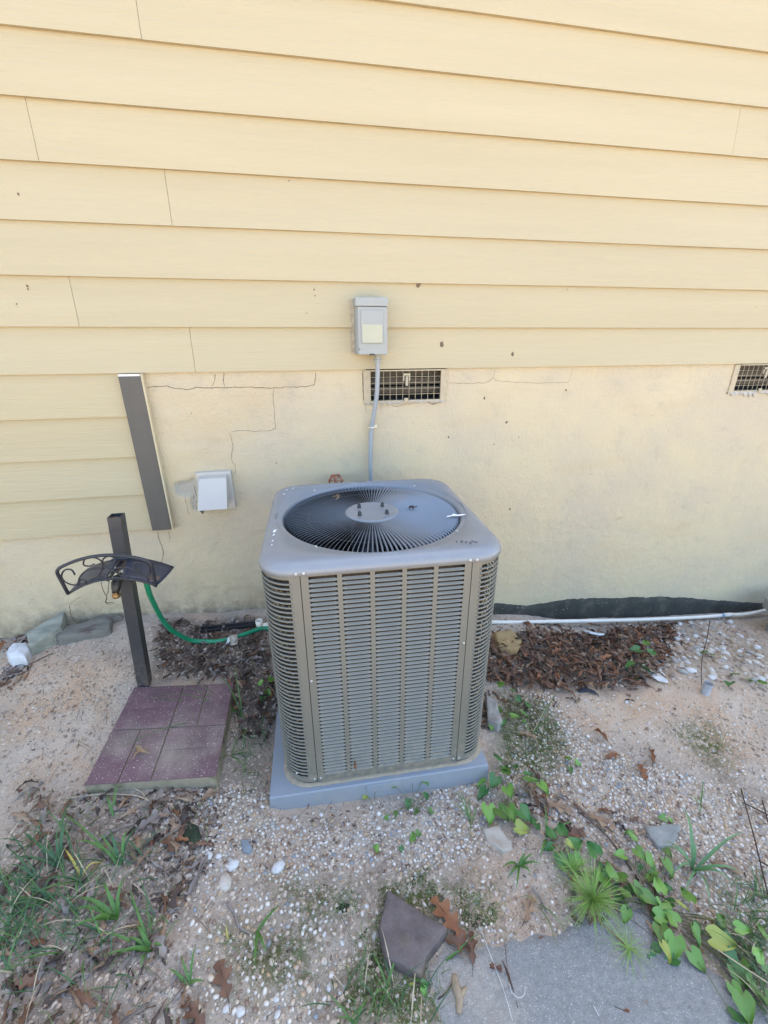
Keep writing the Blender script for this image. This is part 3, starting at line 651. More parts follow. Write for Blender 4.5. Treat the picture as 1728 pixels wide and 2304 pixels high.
# louver slat: pressed outwards below, tucked in above, with closed ends
lv = MB(); n = 10; v = []; f = []
prof = [(.0042, -.0080), (.0030, -.0096), (.0012, -.0114), (-.0006, -.0130), (-.0018, -.0143), (-.0016, -.0152)]
for i in range(n+1):
    t = i/n; x = t*colw; e = min(t, 1-t)*colw; k = min(1.0, e/.006); k = math.sqrt(max(0, 1-(1-k)**2))
    for (py, pz) in prof: v.append((x, (py-.0004)*k+.0004, pz if k > .01 else pz))
m_ = len(prof)
for i in range(n):
    for k in range(m_-1): f.append((i*m_+k, i*m_+k+1, (i+1)*m_+k+1, (i+1)*m_+k))
lv.add(v, f); lme = lv.mesh('louver', M_louv, True)
bm = bmesh.new(); bm.from_mesh(lme)
for fc in bm.faces:
    if fc.normal.y > 0: fc.normal_flip()
bm.to_mesh(lme); bm.free()
for c in range(5):
    for r in range(LN):
        o = put('louver', lme, ac, loc=(mx0+c*(colw+gap), -HB, zl(LZ0-r*LP-.0036)))
# dark coil block inside
coil = rings([('s', HB-.030, RB-.028, ZP1), ('s', HB-.030, RB-.028, ZP0+.01)]); coil.build('condenser_coil', M_coil, ac)
rings([('s', HB-.055, RB-.04, ZP0+.02), ('s', .001, .0005, ZP0+.02)]).build('base_pan', M_fan, ac)
M_copper = mat('dull_copper_tube', (.35, .27, .15), rough=.35, metal=.6, var=.3, vscale=60)
for k in range(16):
    z = ZP1-.02-k*.05
    for side in (-1, 1):
        pts_ = []
        for i in range(9):
            (x, y), (ax_, ay_) = body_pt(side, .03+.028*i/8*4); pts_.append((x-ax_*.019, y-ay_*.019, zl(z+(.006 if i % 2 else -.006))))
        MB().tube(pts_, .0035, 6).build('coil_tube', M_copper, ac)
# screws
sm = MB(); sm.lathe([(.0062, 0), (.0062, .001), (.0042, .0016), (.0042, .0048), (.0036, .0054)], 10); sme = sm.mesh('screw', M_screw, True)
for x, z in ((-SS-.010, ZT+.0045), (-SS+.011, ZT+.0045), (SS-.011, ZT+.0045), (SS+.010, ZT+.0045)): put('screw', sme, ac, loc=(x, -H2-.001, zl(z)), rot=(PI/2, 0, 0), scale=.85)
for x, z in ((-SS-.010, ZP0+.014), (-SS+.012, ZP0+.014), (SS-.012, ZP0+.014), (SS+.010, ZP0+.014), (-SS+.008, -.885), (SS-.008, -.80), (-SS-.070, -1.286)):
    put('screw', sme, ac, loc=(x, -HB-.0003, zl(z)), rot=(PI/2, 0, 0), scale=.7)
for a in (50, 128, 232, 318): put('screw', sme, ac, loc=((RF+.016)*math.cos(math.radians(a)), (RF+.016)*math.sin(math.radians(a)), zl(zt-.0035)), scale=.8)
put('screw', sme, ac, loc=(-.325, .285, zl(zt)), scale=.8)
# fan grille: radial vanes, hub plate, acorn nuts
NV = 126; RH = .099
vn = MB(); v = []; f = []; wd = .0066; ta = math.radians(40); secs = [(RH-.004, .0125), (RH+.02, .0125), (.2, .0125), (.29, .011), (RF-.012, .007), (RF-.004, -.002), (RF-.001, -.012)]
ups = Vector((0, math.sin(ta), math.cos(ta)))
for r, dz in secs:
    wv = wd*(.62+.38*min(1, (r-RH)/.12)); ww = wv if r < RF-.006 else wd*.8
    for s_ in (-.5, .5):
        q = Vector((r, 0, dz))+ups*ww*s_
        for th in (-.00035, .00035): v.append((q.x, q.y+math.cos(ta)*th, q.z-math.sin(ta)*th))
for i in range(len(secs)-1):
    a, c = i*4, (i+1)*4; f += [(a, c, c+2, a+2), (a+1, a+3, c+3, c+1), (a, a+1, c+1, c), (a+2, c+2, c+3, a+3)]
vn.add(v, f); vme = vn.mesh('grille_vane', M_cap)
for k in range(NV): put('grille_vane', vme, ac, loc=(0, 0, zl(zt-.020)), rot=(0, 0, 2*PI*k/NV))
MB().lathe([(RH-.004, -.006), (RH, -.003), (RH+.001, .001), (RH-.003, .0045), (RH-.010, .006), (RH-.014, .0055), (.02, .0055), (0.0005, .0055)], 48, Matrix.Translation((0, 0, zl(zt-.008)))).build('hub_plate', M_cap, ac, smooth=True)
nut = MB().lathe([(.0095, 0), (.0100, .003), (.0082, .006), (.0080, .015), (.006, .0195), (.001, .021)], 10).mesh('acorn_nut', M_blackplastic, True)
for x, y in ((-.050, -.036), (.050, -.036), (-.044, .040), (.044, .040)): put('acorn_nut', nut, ac, loc=(x, y, zl(zt-.0025)), scale=.78)
# support rings under the vanes
for r in (.155, .235):
    MB().tube([(r*math.cos(2*PI*i/64), r*math.sin(2*PI*i/64), zl(zt-.020)) for i in range(64)], .0016, 6, closed=True).build('grille_ring', M_fan, ac)
MB().lathe([(.05, 0), (.075, .012), (.08, .03), (.08, .14), (.06, .155), (.01, .16)], 24, Matrix.Translation((0, 0, zl(zt-.20)))).build('fan_motor', M_fan, ac, smooth=True)
for k in range(3):
    a0 = 2*PI*k/3+math.radians(-118); v = []; f = []
    for i in range(9):
        r = .07+(RF-.03-.07)*i/8; half = .16+.52*(i/8)**.6*(1-.25*i/8)
        for j in range(9):
            a = a0+(j/8-.5)*2*half; v.append((r*math.cos(a), r*math.sin(a), zl(zt-.115)+.07*(j/8-.5)*(.7+.3*i/8)))
    for i in range(8):
        for j in range(8): f.append((i*9+j, i*9+j+1, (i+1)*9+j+1, (i+1)*9+j))
    o = MB().add(v, f).build('fan_blade', mat('fan_blade_metal', (.10, .11, .13), rough=.25, metal=.5), ac, smooth=True)
    q = o.modifiers.new('thick', 'SOLIDIFY'); q.thickness = .002
# splashes, grass clippings and crumbs on the top
def splat(x, y, pts, name, m, par=ac, dz=.0006):
    return MB().add([(x+a, y+b, zl(zt)+dz) for a, b in pts], [tuple(range(len(pts)))]).build(name, m, par)
splat(.285, -.10, [(-.035, -.012), (-.01, -.006), (.02, -.008), (.045, .0), (.035, .006), (.01, .006), (.0, .016), (-.008, .004), (-.028, -.002)], 'dropping_splash', M_white)
for x, y, s in ((-.345, -.135, 1.0), (-.350, -.165, .6), (-.352, -.21, .45), (-.333, .235, .5), (-.30, .305, .4), (-.352, -.24, .35)):
    if abs(x) > .34: x = -.343
    splat(x, y, [(-.004*s, -.012*s), (.005*s, -.008*s), (.004*s, .004*s), (.010*s, .014*s), (.0, .010*s), (-.004*s, .002*s)], 'dropping_splash', M_white)
M_crumb = mat('dark_crumbs', (.06, .045, .035), rough=1)
for (x, y, s) in [(.235, -.320, .9), (.25, -.325, .6), (.26, -.335, .7), (.275, -.322, .5), (.285, -.33, .6), (.222, -.315, .4)]:
    q = MB(); a = R.uniform(0, 3); q.tube([(x, y, zl(zt)+.001), (x+.010*s*math.cos(a), y+.010*s*math.sin(a), zl(zt)+.003), (x+.018*s*math.cos(a+.7), y+.018*s*math.sin(a+.7), zl(zt)+.001)], .0010, 5); q.build('dirt_streak', M_crumb, ac)

# pad
pd = thing('equipment_pad', 'blue-grey plastic equipment pad under the air conditioner, its front edge clear of the gravel', 'equipment pad', (AX, AY, 0), TH)
px0, px1, py0, py1 = -.0243-.402, -.0243+.402, -.400, .395
PZ0, PZ1 = -1.46, -1.357
pv = [(px0-.004, py0-.004, PZ0), (px1+.004, py0-.004, PZ0), (px1+.004, py1, PZ0), (px0-.004, py1, PZ0), (px0, py0, PZ1-.0005), (px1, py0, PZ1-.0005), (px1, py1, PZ1-.0005), (px0, py1, PZ1-.0005)]
MB().add(pv, [(0, 3, 2, 1), (4, 5, 6, 7), (0, 1, 5, 4), (1, 2, 6, 5), (2, 3, 7, 6), (3, 0, 4, 7)]).build('pad_body', M_pad, pd, bevel=.004)
MB().box(-.085, .045, py0-.006, py0+.001, PZ1-.040, PZ1-.008).build('front_tab', M_pad, pd, bevel=.001)
# dirt film left where cabinet meets pad
dm = MB(); v = []; f = []
for i in range(NA):
    a = 2*PI*i/NA; x, y = rsq(a, HB+.002, RB); k = 1+.010+.016*abs(nz(i*.35, 1))+(.008 if y < -.2 else 0); v += [(x*.97, y*.97, PZ1+.006), (x*k, y*k, PZ1+.0006)]
for i in range(NA): j = (i+1) % NA; f.append((2*i, 2*i+1, 2*j+1, 2*j))
dm.add(v, f).build('dust_film', M_dust, pd)
# base ring of the unit (feet skirt)
rings([('s', HB-.004, RB-.002, ZP0), ('s', HB-.004, RB-.002, -1.352)]).build('base_skirt', M_fan, ac)

# ---------------------------------------------------------------- hose stand
HX, HYY = -.753, -.432
hs_ = thing('hose_stand', 'charcoal metal hose stand on a square post with scrolled rack and brass tap', 'hose stand', (HX, HYY, gz(HX, HYY)))
def hl(p): return (p[0]-HX, p[1]-HYY, p[2]-gz(HX, HYY))
gzh = gz(HX, HYY); pw = .0225
topx = -.697; ztop = -.470
def prism_post():
    b = MB(); v = []; f = []; t = .0025
    for (cx, z) in ((HX, gzh-.05), (topx, ztop)):
        for h in (pw, pw-t):
            for sx_, sy_ in ((-1, -1), (1, -1), (1, 1), (-1, 1)): v.append(hl((cx+sx_*h, HYY+sy_*h, z)))
    for k in range(4):
        j = (k+1) % 4; f += [(k, j, 8+j, 8+k), (4+k, 12+k, 12+j, 4+j), (8+k, 8+j, 12+j, 12+k)]
    return b.add(v, f)
o = prism_post().build('post', M_post, hs_)
# cap sheet inside the open tube
MB().box(-pw+.004, pw-.004, -pw+.004, pw-.004, -.001, .001, Matrix.Translation(hl((topx, HYY, ztop-.012)))).build('tube_plug', M_rackplate, hs_)
def postx(z): return HX+(topx-HX)*(z-gzh)/(ztop-gzh)
YB, YFr = HYY-pw-.002, HYY-.150      # back and front of the rack
XC = -.703                            # centre of the rack
def arcz(t, zc, sag): return zc-sag*t*t
def front_x(t): return XC+.141*t+0.0*t
# saddle plates
for t0, t1 in ((-1, -.10), (.22, 1)):
    v = []; f = []; n = 10
    for i in range(n+1):
        t = t0+(t1-t0)*i/n
        tb = t*1.02 if t0 > 0 else t*.86
        if t0 < 0: tb = -.92+(t+1)/.9*.85
        else: tb = .12+(t-.22)/.78*1.06
        for k in range(5):
            s_ = k/4; x = XC+.145*(t*(1-s_)+tb*s_)+.004*s_; y = YFr+(YB-YFr)*s_
            z = arcz(t, -.650, .046)*(1-s_)+(arcz(tb, -.635, .040))*s_+.004*math.sin(PI*s_)*-1
            v.append(hl((x, y, z)))
    for i in range(n):
        for k in range(4): f.append((i*5+k, i*5+k+1, (i+1)*5+k+1, (i+1)*5+k))
    o = MB().add(v, f).build('saddle_plate', M_rackplate, hs_, smooth=True); q = o.modifiers.new('thick', 'SOLIDIFY'); q.thickness = .0022
# back bracket
MB().tube([hl((XC-.035, YB, -.637)), hl((XC+.05, YB, -.637))], .005, 6).build('bracket', M_rack, hs_)
MB().tube([hl((XC-.03, YFr, -.652)), hl((XC+.06, YFr, -.650))], .0045, 6).build('bracket', M_rack, hs_)
MB().tube([hl((postx(-.655), YFr, -.655)), hl((postx(-.655), YB+.01, -.652))], .006, 6).build('bracket', M_rack, hs_)
# front rail frame, leaning a little outwards at the top
def fr(t, k):
    """t along the arc -1..1, k 0 bottom bar .. 1 top bar"""
    zb_ = arcz(t, -.650, .044); ztp = arcz(t, -.552, .040); return Vector(hl((XC+(.142+.008*k)*t-.0*k, YFr-.012*k, zb_*(1-k)+ztp*k)))
n = 20; loop = [fr(-1+2*i/n, 0) for i in range(n+1)]
top_ = [fr(1-2*i/n, 1) for i in range(n+1)]
def rc(a, b, c, k=4):
    return [a*(1-t)**2+b*2*t*(1-t)+c*t*t for t in [i/k for i in range(k+1)]]
path = [fr(-1, 0), fr(-1, .3), fr(-1, .6)]+rc(fr(-1, .82), fr(-1, 1), fr(-.88, 1))+[fr(-.88+1.76*i/18, 1) for i in range(1, 18)]+rc(fr(.88, 1), fr(1, 1), fr(1, .82))+[fr(1, .5), fr(1, 0), fr(1, -.04)]
MB().tube(path, .0058, 8).build('rail', M_rack, hs_, smooth=True)
MB().tube(loop, .0042, 8).build('bottom_bar', M_rack, hs_, smooth=True)
# scrolls: S curves drawn in the (t, k) band
def scroll(ctrl, r=.0028): MB().tube([fr(a, b)+Vector((0, -.001, 0)) for a, b, _ in seg_smooth([(x, y, 0) for x, y in ctrl], 7)], r, 6).build('scroll', M_rack, hs_, smooth=True)
scroll([(-.68, .52), (-.70, .74), (-.82, .84), (-.94, .72), (-.94, .48), (-.84, .24), (-.70, .10), (-.58, .05), (-.52, .14), (-.60, .26), (-.68, .18), (-.62, .04)])
scroll([(-.72, .08), (-.62, .34), (-.45, .50), (-.22, .52), (-.02, .46)])
scroll([(-.20, .70), (-.32, .66), (-.42, .76), (-.36, .95), (-.20, .98), (-.06, .84), (-.04, .60), (-.12, .36), (-.26, .18), (-.42, .12)])
scroll([(-.12, .04), (-.20, .14), (-.12, .24), (-.02, .16), (-.06, .02)])
scroll([(.14, .62), (.24, .72), (.26, .86), (.16, .96), (.02, .86), (-.02, .66), (.08, .44), (.22, .24), (.30, .08), (.24, .0)])
scroll([(.22, .06), (.12, .06), (.08, .24), (.18, .42), (.34, .50), (.52, .52), (.70, .40)])
scroll([(.74, .38), (.64, .62), (.70, .82), (.84, .86), (.94, .70), (.90, .42), (.76, .26), (.60, .30)])
scroll([(.62, .10), (.70, .02), (.80, .04), (.86, .18), (.80, .30)])
# tap
tp = MB(); bx = postx(-.70); T0 = Vector(hl((bx-.004, HYY-pw, -.700)))
tp.tube([T0+Vector((.010, .004, .004)), T0+Vector((.006, -.012, 0))], [.018, .017], 12); tpo = tp.build('tap_washer', M_caulk, hs_, smooth=True)
tb = MB(); tb.tube([T0+Vector((.004, -.008, 0)), T0+Vector((-.002, -.030, -.004)), T0+Vector((-.006, -.046, -.014)), T0+Vector((-.009, -.056, -.034)), T0+Vector((-.010, -.060, -.048))], [.0145, .0165, .018, .0145, .0105], 14)
tb.tube([T0+Vector((-.004, -.040, -.004)), T0+Vector((-.006, -.042, .014))], [.010, .008], 8)
tb.build('tap_body', M_darkmetal, hs_, smooth=True)
tr = MB(); tr.lathe([(.0095, .012), (.0105, .0), (.0145, -.004), (.0150, -.012), (.0122, -.0125), (.0105, .004)], 16, Matrix.Translation(T0+Vector((-.011, -.061, -.050))) @ Matrix.Rotation(.2, 4, 'X'), cap=False); tr.build('tap_outlet', M_brass, hs_, smooth=True)
# loop of twisted wire hanging from the rack
tw = thing('twisted_wire', 'thin twisted wire loop hanging below the hose rack', 'wire')
MB().tube(seg_smooth([(-0.7380, -0.5700, -0.6664), (-0.7400, -0.5700, -0.6880), (-0.7371, -0.5700, -0.7140), (-0.7339, -0.5700, -0.7256), (-0.7408, -0.5700, -0.7434), (-0.7367, -0.5700, -0.7515), (-0.7253, -0.5700, -0.7529), (-0.7157, -0.5700, -0.7560)], 5), .0011, 5).build('wire_strand', M_wire, tw)
MB().tube(seg_smooth([(-0.7112, -0.5700, -0.6622), (-0.7203, -0.5700, -0.6903), (-0.7264, -0.5700, -0.7116), (-0.7345, -0.5700, -0.7218), (-0.7349, -0.5700, -0.7367), (-0.7430, -0.5700, -0.7469), (-0.7380, -0.5700, -0.7570), (-0.7294, -0.5700, -0.7581)], 5), .0011, 5).build('wire_strand', M_wire, tw)

# hose on the ground
def og(p, dz=0.0): return (p[0], p[1], gz(p[0], p[1])+dz)
hose = [(-.655, -.425, -.66), (-0.6574, -0.4100, -0.8075), (-0.6634, -0.3850, -0.8626), (-0.6670, -0.3300, -0.9881), (-0.6577, -0.3000, -1.0650), (-0.6395, -0.2750, -1.1204), (-0.5973, -0.2400, -1.1939)]
h1 = [(-0.5439, -0.2260), (-0.4832, -0.2267), (-0.4226, -0.2167), (-0.3622, -0.1932), (-0.3010, -0.1637), (-0.2563, -0.1528), (-0.1686, -0.1638)]
hp = [Vector(p) for p in hose]+[Vector(og(p, .011)) for p in h1]
tag(MB().tube(seg_smooth(hp, 8), .0105, 12).build('garden_hose', M_hose, smooth=True), 'green garden hose curving from the stand to behind the air conditioner', 'hose')
tg = thing('torn_tape', 'torn strip of clear tape wrapped on the green hose', 'tape')
def sheet(name, pts, m, parent=None, th=.0006):
    """thin bent strip through pairs of points"""
    v = []; f = []
    for a, b in pts: v += [a, b]
    for i in range(len(pts)-1): f.append((2*i, 2*i+2, 2*i+3, 2*i+1))
    o = MB().add(v, f).build(name, m, parent, smooth=True); q = o.modifiers.new('thick', 'SOLIDIFY'); q.thickness = th; return o
M_tape = mat('dirty_clear_tape', (.42, .38, .31), rough=.25, var=.25, vscale=60)
M_foil = mat('pale_tape', (.62, .66, .66), rough=.3, var=.15)
X0, Y0 = h1[2][0]+.01, h1[2][1]; Z0 = gz(X0, Y0)
sheet('tape_wrap', [((X0-.012, Y0-.045, Z0+.004), (X0+.030, Y0-.042, Z0+.004)), ((X0-.012, Y0-.020, Z0+.012), (X0+.028, Y0-.018, Z0+.012)), ((X0-.012, Y0-.010, Z0+.023), (X0+.026, Y0-.008, Z0+.024)), ((X0-.012, Y0+.008, Z0+.026), (X0+.026, Y0+.010, Z0+.026)), ((X0-.010, Y0+.018, Z0+.010), (X0+.025, Y0+.020, Z0+.010))], M_tape, tg)
sheet('tape_end', [((X0-.018, Y0-.012, Z0+.030), (X0-.010, Y0-.004, Z0+.030)), ((X0-.022, Y0-.030, Z0+.016), (X0-.006, Y0-.026, Z0+.018)), ((X0-.034, Y0-.046, Z0+.008), (X0-.018, Y0-.046, Z0+.010)), ((X0-.050, Y0-.058, Z0+.004), (X0-.044, Y0-.060, Z0+.004))], M_foil, tg)

# black edging strip
e0, e1 = (-0.5734, -0.1363), (-0.3127, -0.1192)
es = thing('edging_strip', 'black plastic edging strip half buried by the wall', 'edging strip')
for (dy, dz, w_, h_) in ((0, .004, .006, .022), (-.018, .002, .004, .014)):
    a = Vector(og(e0, dz)); b = Vector(og(e1, dz)); d = (b-a); nrm = Vector((-d.y, d.x, 0)).normalized()
    q = MB()
    L_ = d.length; ang = math.atan2(d.y, d.x)
    M_ = Matrix.Translation(a+Vector((0, dy, 0))) @ Matrix.Rotation(ang, 4, 'Z') @ Matrix.Rotation(-math.asin(d.z/L_), 4, 'Y')
    q.box(0, L_, -w_/2, w_/2, 0, h_, M_); q.build('strip_rib', M_blackplastic, es, bevel=.001)
q = MB(); M_ = Matrix.Translation(Vector(og(e0, .002))) @ Matrix.Rotation(math.atan2(e1[1]-e0[1], e1[0]-e0[0]), 4, 'Z'); q.box(0, math.dist(e0, e1), -.018, 0, 0, .003, M_); q.build('strip_web', M_blackplastic, es)

# white pipes
pt = thing('water_pipe', 'long white plastic pipe lying along the wall base right of the air conditioner', 'pipe')
pp = [(.55, -.08, -1.345), (1.0394, -0.0800, -1.4368), (1.4019, -0.0800, -1.4829), (2.0308, -0.0750, -1.5609), (2.5089, -0.0700, -1.6096), (2.7497, -0.0700, -1.6244), (2.9598, -0.0700, -1.6390), (3.3, -.07, -1.60)]
MB().tube(seg_smooth(pp, 6), .0118, 12).build('pipe_run', M_pvc, pt, smooth=True)
c0, c1 = Vector((2.7251, -0.0700, -1.6229)), Vector((2.8061, -0.0700, -1.6281))
MB().tube([c0, c1], .0135, 12).build('coupling', M_pvc, pt, smooth=True)
c2 = c0+(c0-c1)*.25; MB().tube([c2, c0], .0125, 12).build('blue_glue_ring', mat('blue_primer', (.18, .30, .42), rough=.4), pt, smooth=True)
te = (-0.2894, -0.1380); tz = gz(*te)
pe = thing('pipe_elbow', 'open white pipe elbow standing beside the green hose', 'pipe fitting', (te[0], te[1], tz))
MB().lathe([(.0155, 0), (.0155, .016), (.018, .018), (.018, .046), (.0135, .046), (.0125, .012)], 16, cap=False).build('socket', M_pvc, pe, smooth=True)
MB().tube([(0, 0, .012), (.03, .002, .012), (.10, .01, .012)], .0125, 12).build('outlet_arm', M_pvc, pe, smooth=True)

# ---------------------------------------------------------------- paver
pc = [(-0.7907, -0.4420), (-0.3854, -0.4586), (-0.4030, -0.8588), (-0.8426, -0.8269)]
PTL, PTR, PBR, PBL = Vector((-0.7841, -0.4556, -1.2430)), Vector((-0.3743, -0.5042, -1.2500)), Vector((-0.3857, -0.9098, -1.2820)), Vector((-0.8148, -0.8673, -1.2720))
pav = thing('paver', 'square red-purple concrete paver stamped with a brick pattern at the foot of the hose stand', 'paver')
def pb(u, v_, dz=0.0):
    a = PTL.lerp(PTR, u); b = PBL.lerp(PBR, u); q = a.lerp(b, v_); return Vector((q.x, q.y, q.z+dz))
M_pav = mat('red_purple_paver', (.150, .082, .088), rough=.9, var=.25, vscale=9, bump=.0012, bscale=160, col2=(.30, .235, .185), c2scale=3.2, c2lo=.50, c2hi=.74, speck=(.60, .55, .50), speck_scale=230, speck_t=.665)
M_pavs = mat('tan_paver_concrete', (.28, .235, .16), rough=.95, var=.2, vscale=30, bump=.002, bscale=120, col2=(.12, .12, .06), c2scale=14, c2lo=.5, c2hi=.65)
v = [tuple(pb(u, w_, -.006)) for u, w_ in ((0, 0), (1, 0), (1, 1), (0, 1))]+[tuple(pb(u, w_, -.060)) for u, w_ in ((-.005, -.005), (1.005, -.005), (1.005, 1.005), (-.005, 1.005))]
MB().add(v, [(0, 3, 2, 1), (4, 5, 6, 7), (0, 1, 5, 4), (1, 2, 6, 5), (2, 3, 7, 6), (3, 0, 4, 7)]).build('paver_body', M_pavs, pav)
def brick(u0, u1, v0, v1, ju0, ju1, jv0, jv1):
    """raised stamped brick face; j* are the joint half widths on each side"""
    n = 8; vs_ = []; f = []
    for j in range(n+1):
        for i in range(n+1):
            u = u0+ju0+(u1-u0-ju0-ju1)*i/n; w_ = v0+jv0+(v1-v0-jv0-jv1)*j/n
            e = .0012*fbm(u*9, w_*9, 2, 3); edge = (i in (0, n) or j in (0, n)); vs_.append(tuple(pb(u, w_, (-.0016 if edge else 0)+e)))
    for j in range(n):
        for i in range(n): a = j*(n+1)+i; f.append((a, a+n+1, a+n+2, a+1))
    bd = [i for i in range(n+1)]+[j*(n+1)+n for j in range(1, n+1)]+[n*(n+1)+i for i in range(n-1, -1, -1)]+[j*(n+1) for j in range(n-1, 0, -1)]
    k0 = len(vs_)
    for b_ in bd: x, y, z = vs_[b_]; vs_.append((x, y, z-.008))
    for i in range(len(bd)): j = (i+1) % len(bd); f.append((bd[i], bd[j], k0+j, k0+i))
    me = MB().add(vs_, f).mesh('brick_face', M_pav, True)
    o = put('brick_face', me, pav); auto_smooth(o, 40)
J = .0062; j2 = .0012
brick(0, .5, 0, .27, 0, J, 0, j2); brick(0, .5, .27, .5, 0, J, j2, J)
brick(.5, .745, 0, .5, J, J, 0, J); brick(.745, 1, 0, .5, J, 0, 0, J*.6)
brick(0, .25, .5, 1, 0, J, J, 0); brick(.25, .5, .5, 1, J, J, J, 0)
brick(.5, 1, .5, .73, J, 0, J, j2*1.5); brick(.5, 1, .73, 1, J, 0, j2*1.5, 0)

# ---------------------------------------------------------------- stones
def stone(name, top, h, m, label, cat, seed=0, dz=0.0, flare=1.12, rough=.006, tops=None, group=None, sub=.012, bury=.02):
    """stone from a top outline in world xy: broken top surface, sloped sides down into the ground"""
    P = [Vector((a, b, 0)) for a, b in top]; c = sum(P, Vector())/len(P); ring = []
    for i in range(len(P)):
        a, b = P[i], P[(i+1) % len(P)]; n = max(1, int((b-a).length/sub))
        for k in range(n): ring.append(a.lerp(b, k/n))
    zg = min(gz(p.x, p.y) for p in P); n = len(ring); v = []; f = []
    def tz(x, y): 
        base = gz(c.x, c.y)+h+dz
        if tops: base += tops[0]*(x-c.x)+tops[1]*(y-c.y)
        return base+rough*fbm(x*22+seed, y*22, seed, 3)
    lv_ = [(.0, 'c'), (.45, 't'), (.8, 't'), (.96, 't')]
    for s_ in (.3, .6, .85, .97):
        for q in ring:
            p = c+(q-c)*s_; p = p+Vector((nz(p.x*60, p.y*60, seed), nz(p.x*60, p.y*60, seed+5), 0))*.0015; v.append((p.x, p.y, tz(p.x, p.y)-(.001 if s_ < .97 else .003)))
    for t in (.1, .45, .8, 1.0):
        for q in ring:
            k = 1+(flare-1)*t+.03*fbm(q.x*18, q.y*18, seed+t*3, 3); p = c+(q-c)*k; g0 = min(gz(p.x, p.y), tz(p.x, p.y))-bury
            zt_ = tz(q.x, q.y)-.003; v.append((p.x, p.y, zt_+(g0-zt_)*t))
    L_ = 8
    for j in range(L_-1):
        for i in range(n): f.append((j*n+i, j*n+(i+1) % n, (j+1)*n+(i+1) % n, (j+1)*n+i))
    v.append((c.x, c.y, tz(c.x, c.y))); k = len(v)-1
    for i in range(n): f.append((k, (i+1) % n, i))
    me = MB().add(v, f).mesh(name, m, True); bm = bmesh.new(); bm.from_mesh(me); bmesh.ops.recalc_face_normals(bm, faces=bm.faces); bm.to_mesh(me); bm.free()
    o = put(name, me); auto_smooth(o, 42); return tag(o, label, cat, group)
M_slate = mat('grey_green_slate', (.20, .205, .165), rough=.85, var=.2, vscale=14, bump=.003, bscale=40, stretch=(1, 3, 4), col2=(.28, .28, .22), c2scale=6)
M_grayst = mat('grey_brown_stone', (.17, .16, .135), rough=.8, var=.22, vscale=16, bump=.003, bscale=45, stretch=(1, 2.5, 3), col2=(.11, .08, .07), c2scale=9, c2lo=.52, c2hi=.66)
M_whitest = mat('white_quartz', (.60, .60, .60), rough=.7, var=.12, vscale=18, bump=.002, bscale=60, col2=(.42, .40, .36), c2scale=20, c2lo=.55, c2hi=.7)
M_purple = mat('purple_brown_stone', (.12, .095, .088), rough=.62, var=.38, vscale=22, bump=.004, bscale=45, col2=(.165, .13, .085), c2scale=9, c2lo=.48, c2hi=.62)
stone('flat_stone', [(-1.3464, -0.1046, -1.1400)[:2], (-1.2891, -0.0570, -1.1400)[:2], (-1.2135, -0.0099, -1.1400)[:2], (-1.1969, -0.0996, -1.1400)[:2], (-1.2300, -0.1340, -1.1400)[:2], (-1.3015, -0.1818, -1.1400)[:2]], .075, M_slate, 'flat grey-green stone leaning against the wall behind the long stone', 'stone', 1, flare=1.03, tops=(.06, .35))
stone('long_stone', [(-1.2573, -0.0905), (-1.2085, -0.0575), (-1.1342, -0.0432), (-1.0517, 0.0088), (-0.9908, 0.0032), (-0.9687, -0.0181), (-1.0052, -0.0382), (-0.9856, -0.1191), (-1.0016, -0.1293), (-1.0805, -0.1292), (-1.1564, -0.1345), (-1.2021, -0.1356)], .045, M_grayst, 'long grey-brown broken stone lying in front of the wall', 'stone', 2, flare=1.06, dz=-.004)
stone('white_rock', [(-1.3911, -0.1918, -1.1850)[:2], (-1.3966, -0.1348, -1.1850)[:2], (-1.3465, -0.1253, -1.1850)[:2], (-1.3052, -0.1778, -1.1850)[:2], (-1.2942, -0.2345, -1.1850)[:2], (-1.3534, -0.2289, -1.1850)[:2]], .052, M_whitest, 'chunky white rock at the left edge by the wall', 'stone', 3, flare=1.12, rough=.012)
stone('flagstone_piece', [(0.1487, -1.2941, -1.4050)[:2], (0.2469, -1.3736, -1.4050)[:2], (0.2946, -1.4131, -1.4050)[:2], (0.2834, -1.4237, -1.4050)[:2], (0.2188, -1.4626, -1.4050)[:2], (0.1990, -1.4903, -1.4050)[:2], (0.1615, -1.4693, -1.4050)[:2], (0.1145, -1.4427, -1.4050)[:2], (0.1098, -1.3757, -1.4050)[:2]], .036, M_purple, 'large purple-brown flagstone piece in the mossy gravel near the path', 'stone', 4, flare=1.05, rough=.004, bury=.01)
stone('grey_stone', [(-0.2953, -1.0844), (-0.2741, -1.0821), (-0.2556, -1.1105), (-0.2649, -1.1255), (-0.2837, -1.1188)], .010, mat('blue_grey_stone', (.22, .25, .27), rough=.7, var=.2, vscale=30, bump=.001, bscale=80), 'small blue-grey stone among the gravel left of the pad', 'stone', 5, flare=1.05)
stone('half_buried_stone', [(0.5071, -1.1654), (0.5618, -1.1670), (0.5832, -1.2244), (0.5764, -1.2445), (0.5409, -1.2467), (0.5074, -1.2100)], .014, mat('sandy_stone', (.40, .345, .28), rough=.9, var=.2, vscale=25, bump=.002, bscale=60), 'pale sandy stone half buried under the vine beside the pad', 'stone', 6, flare=1.1)
stone('half_buried_stone', [(1.0583, -1.2622), (1.1437, -1.2696), (1.1893, -1.2783), (1.1359, -1.3162), (1.0826, -1.3372), (1.0544, -1.3259), (1.0509, -1.2946)], .010, mat('grey_green_stone', (.26, .265, .245), rough=.9, var=.15, vscale=25, bump=.002, bscale=80), 'flat grey stone half buried in the white gravel on the right', 'stone', 7, flare=1.1)
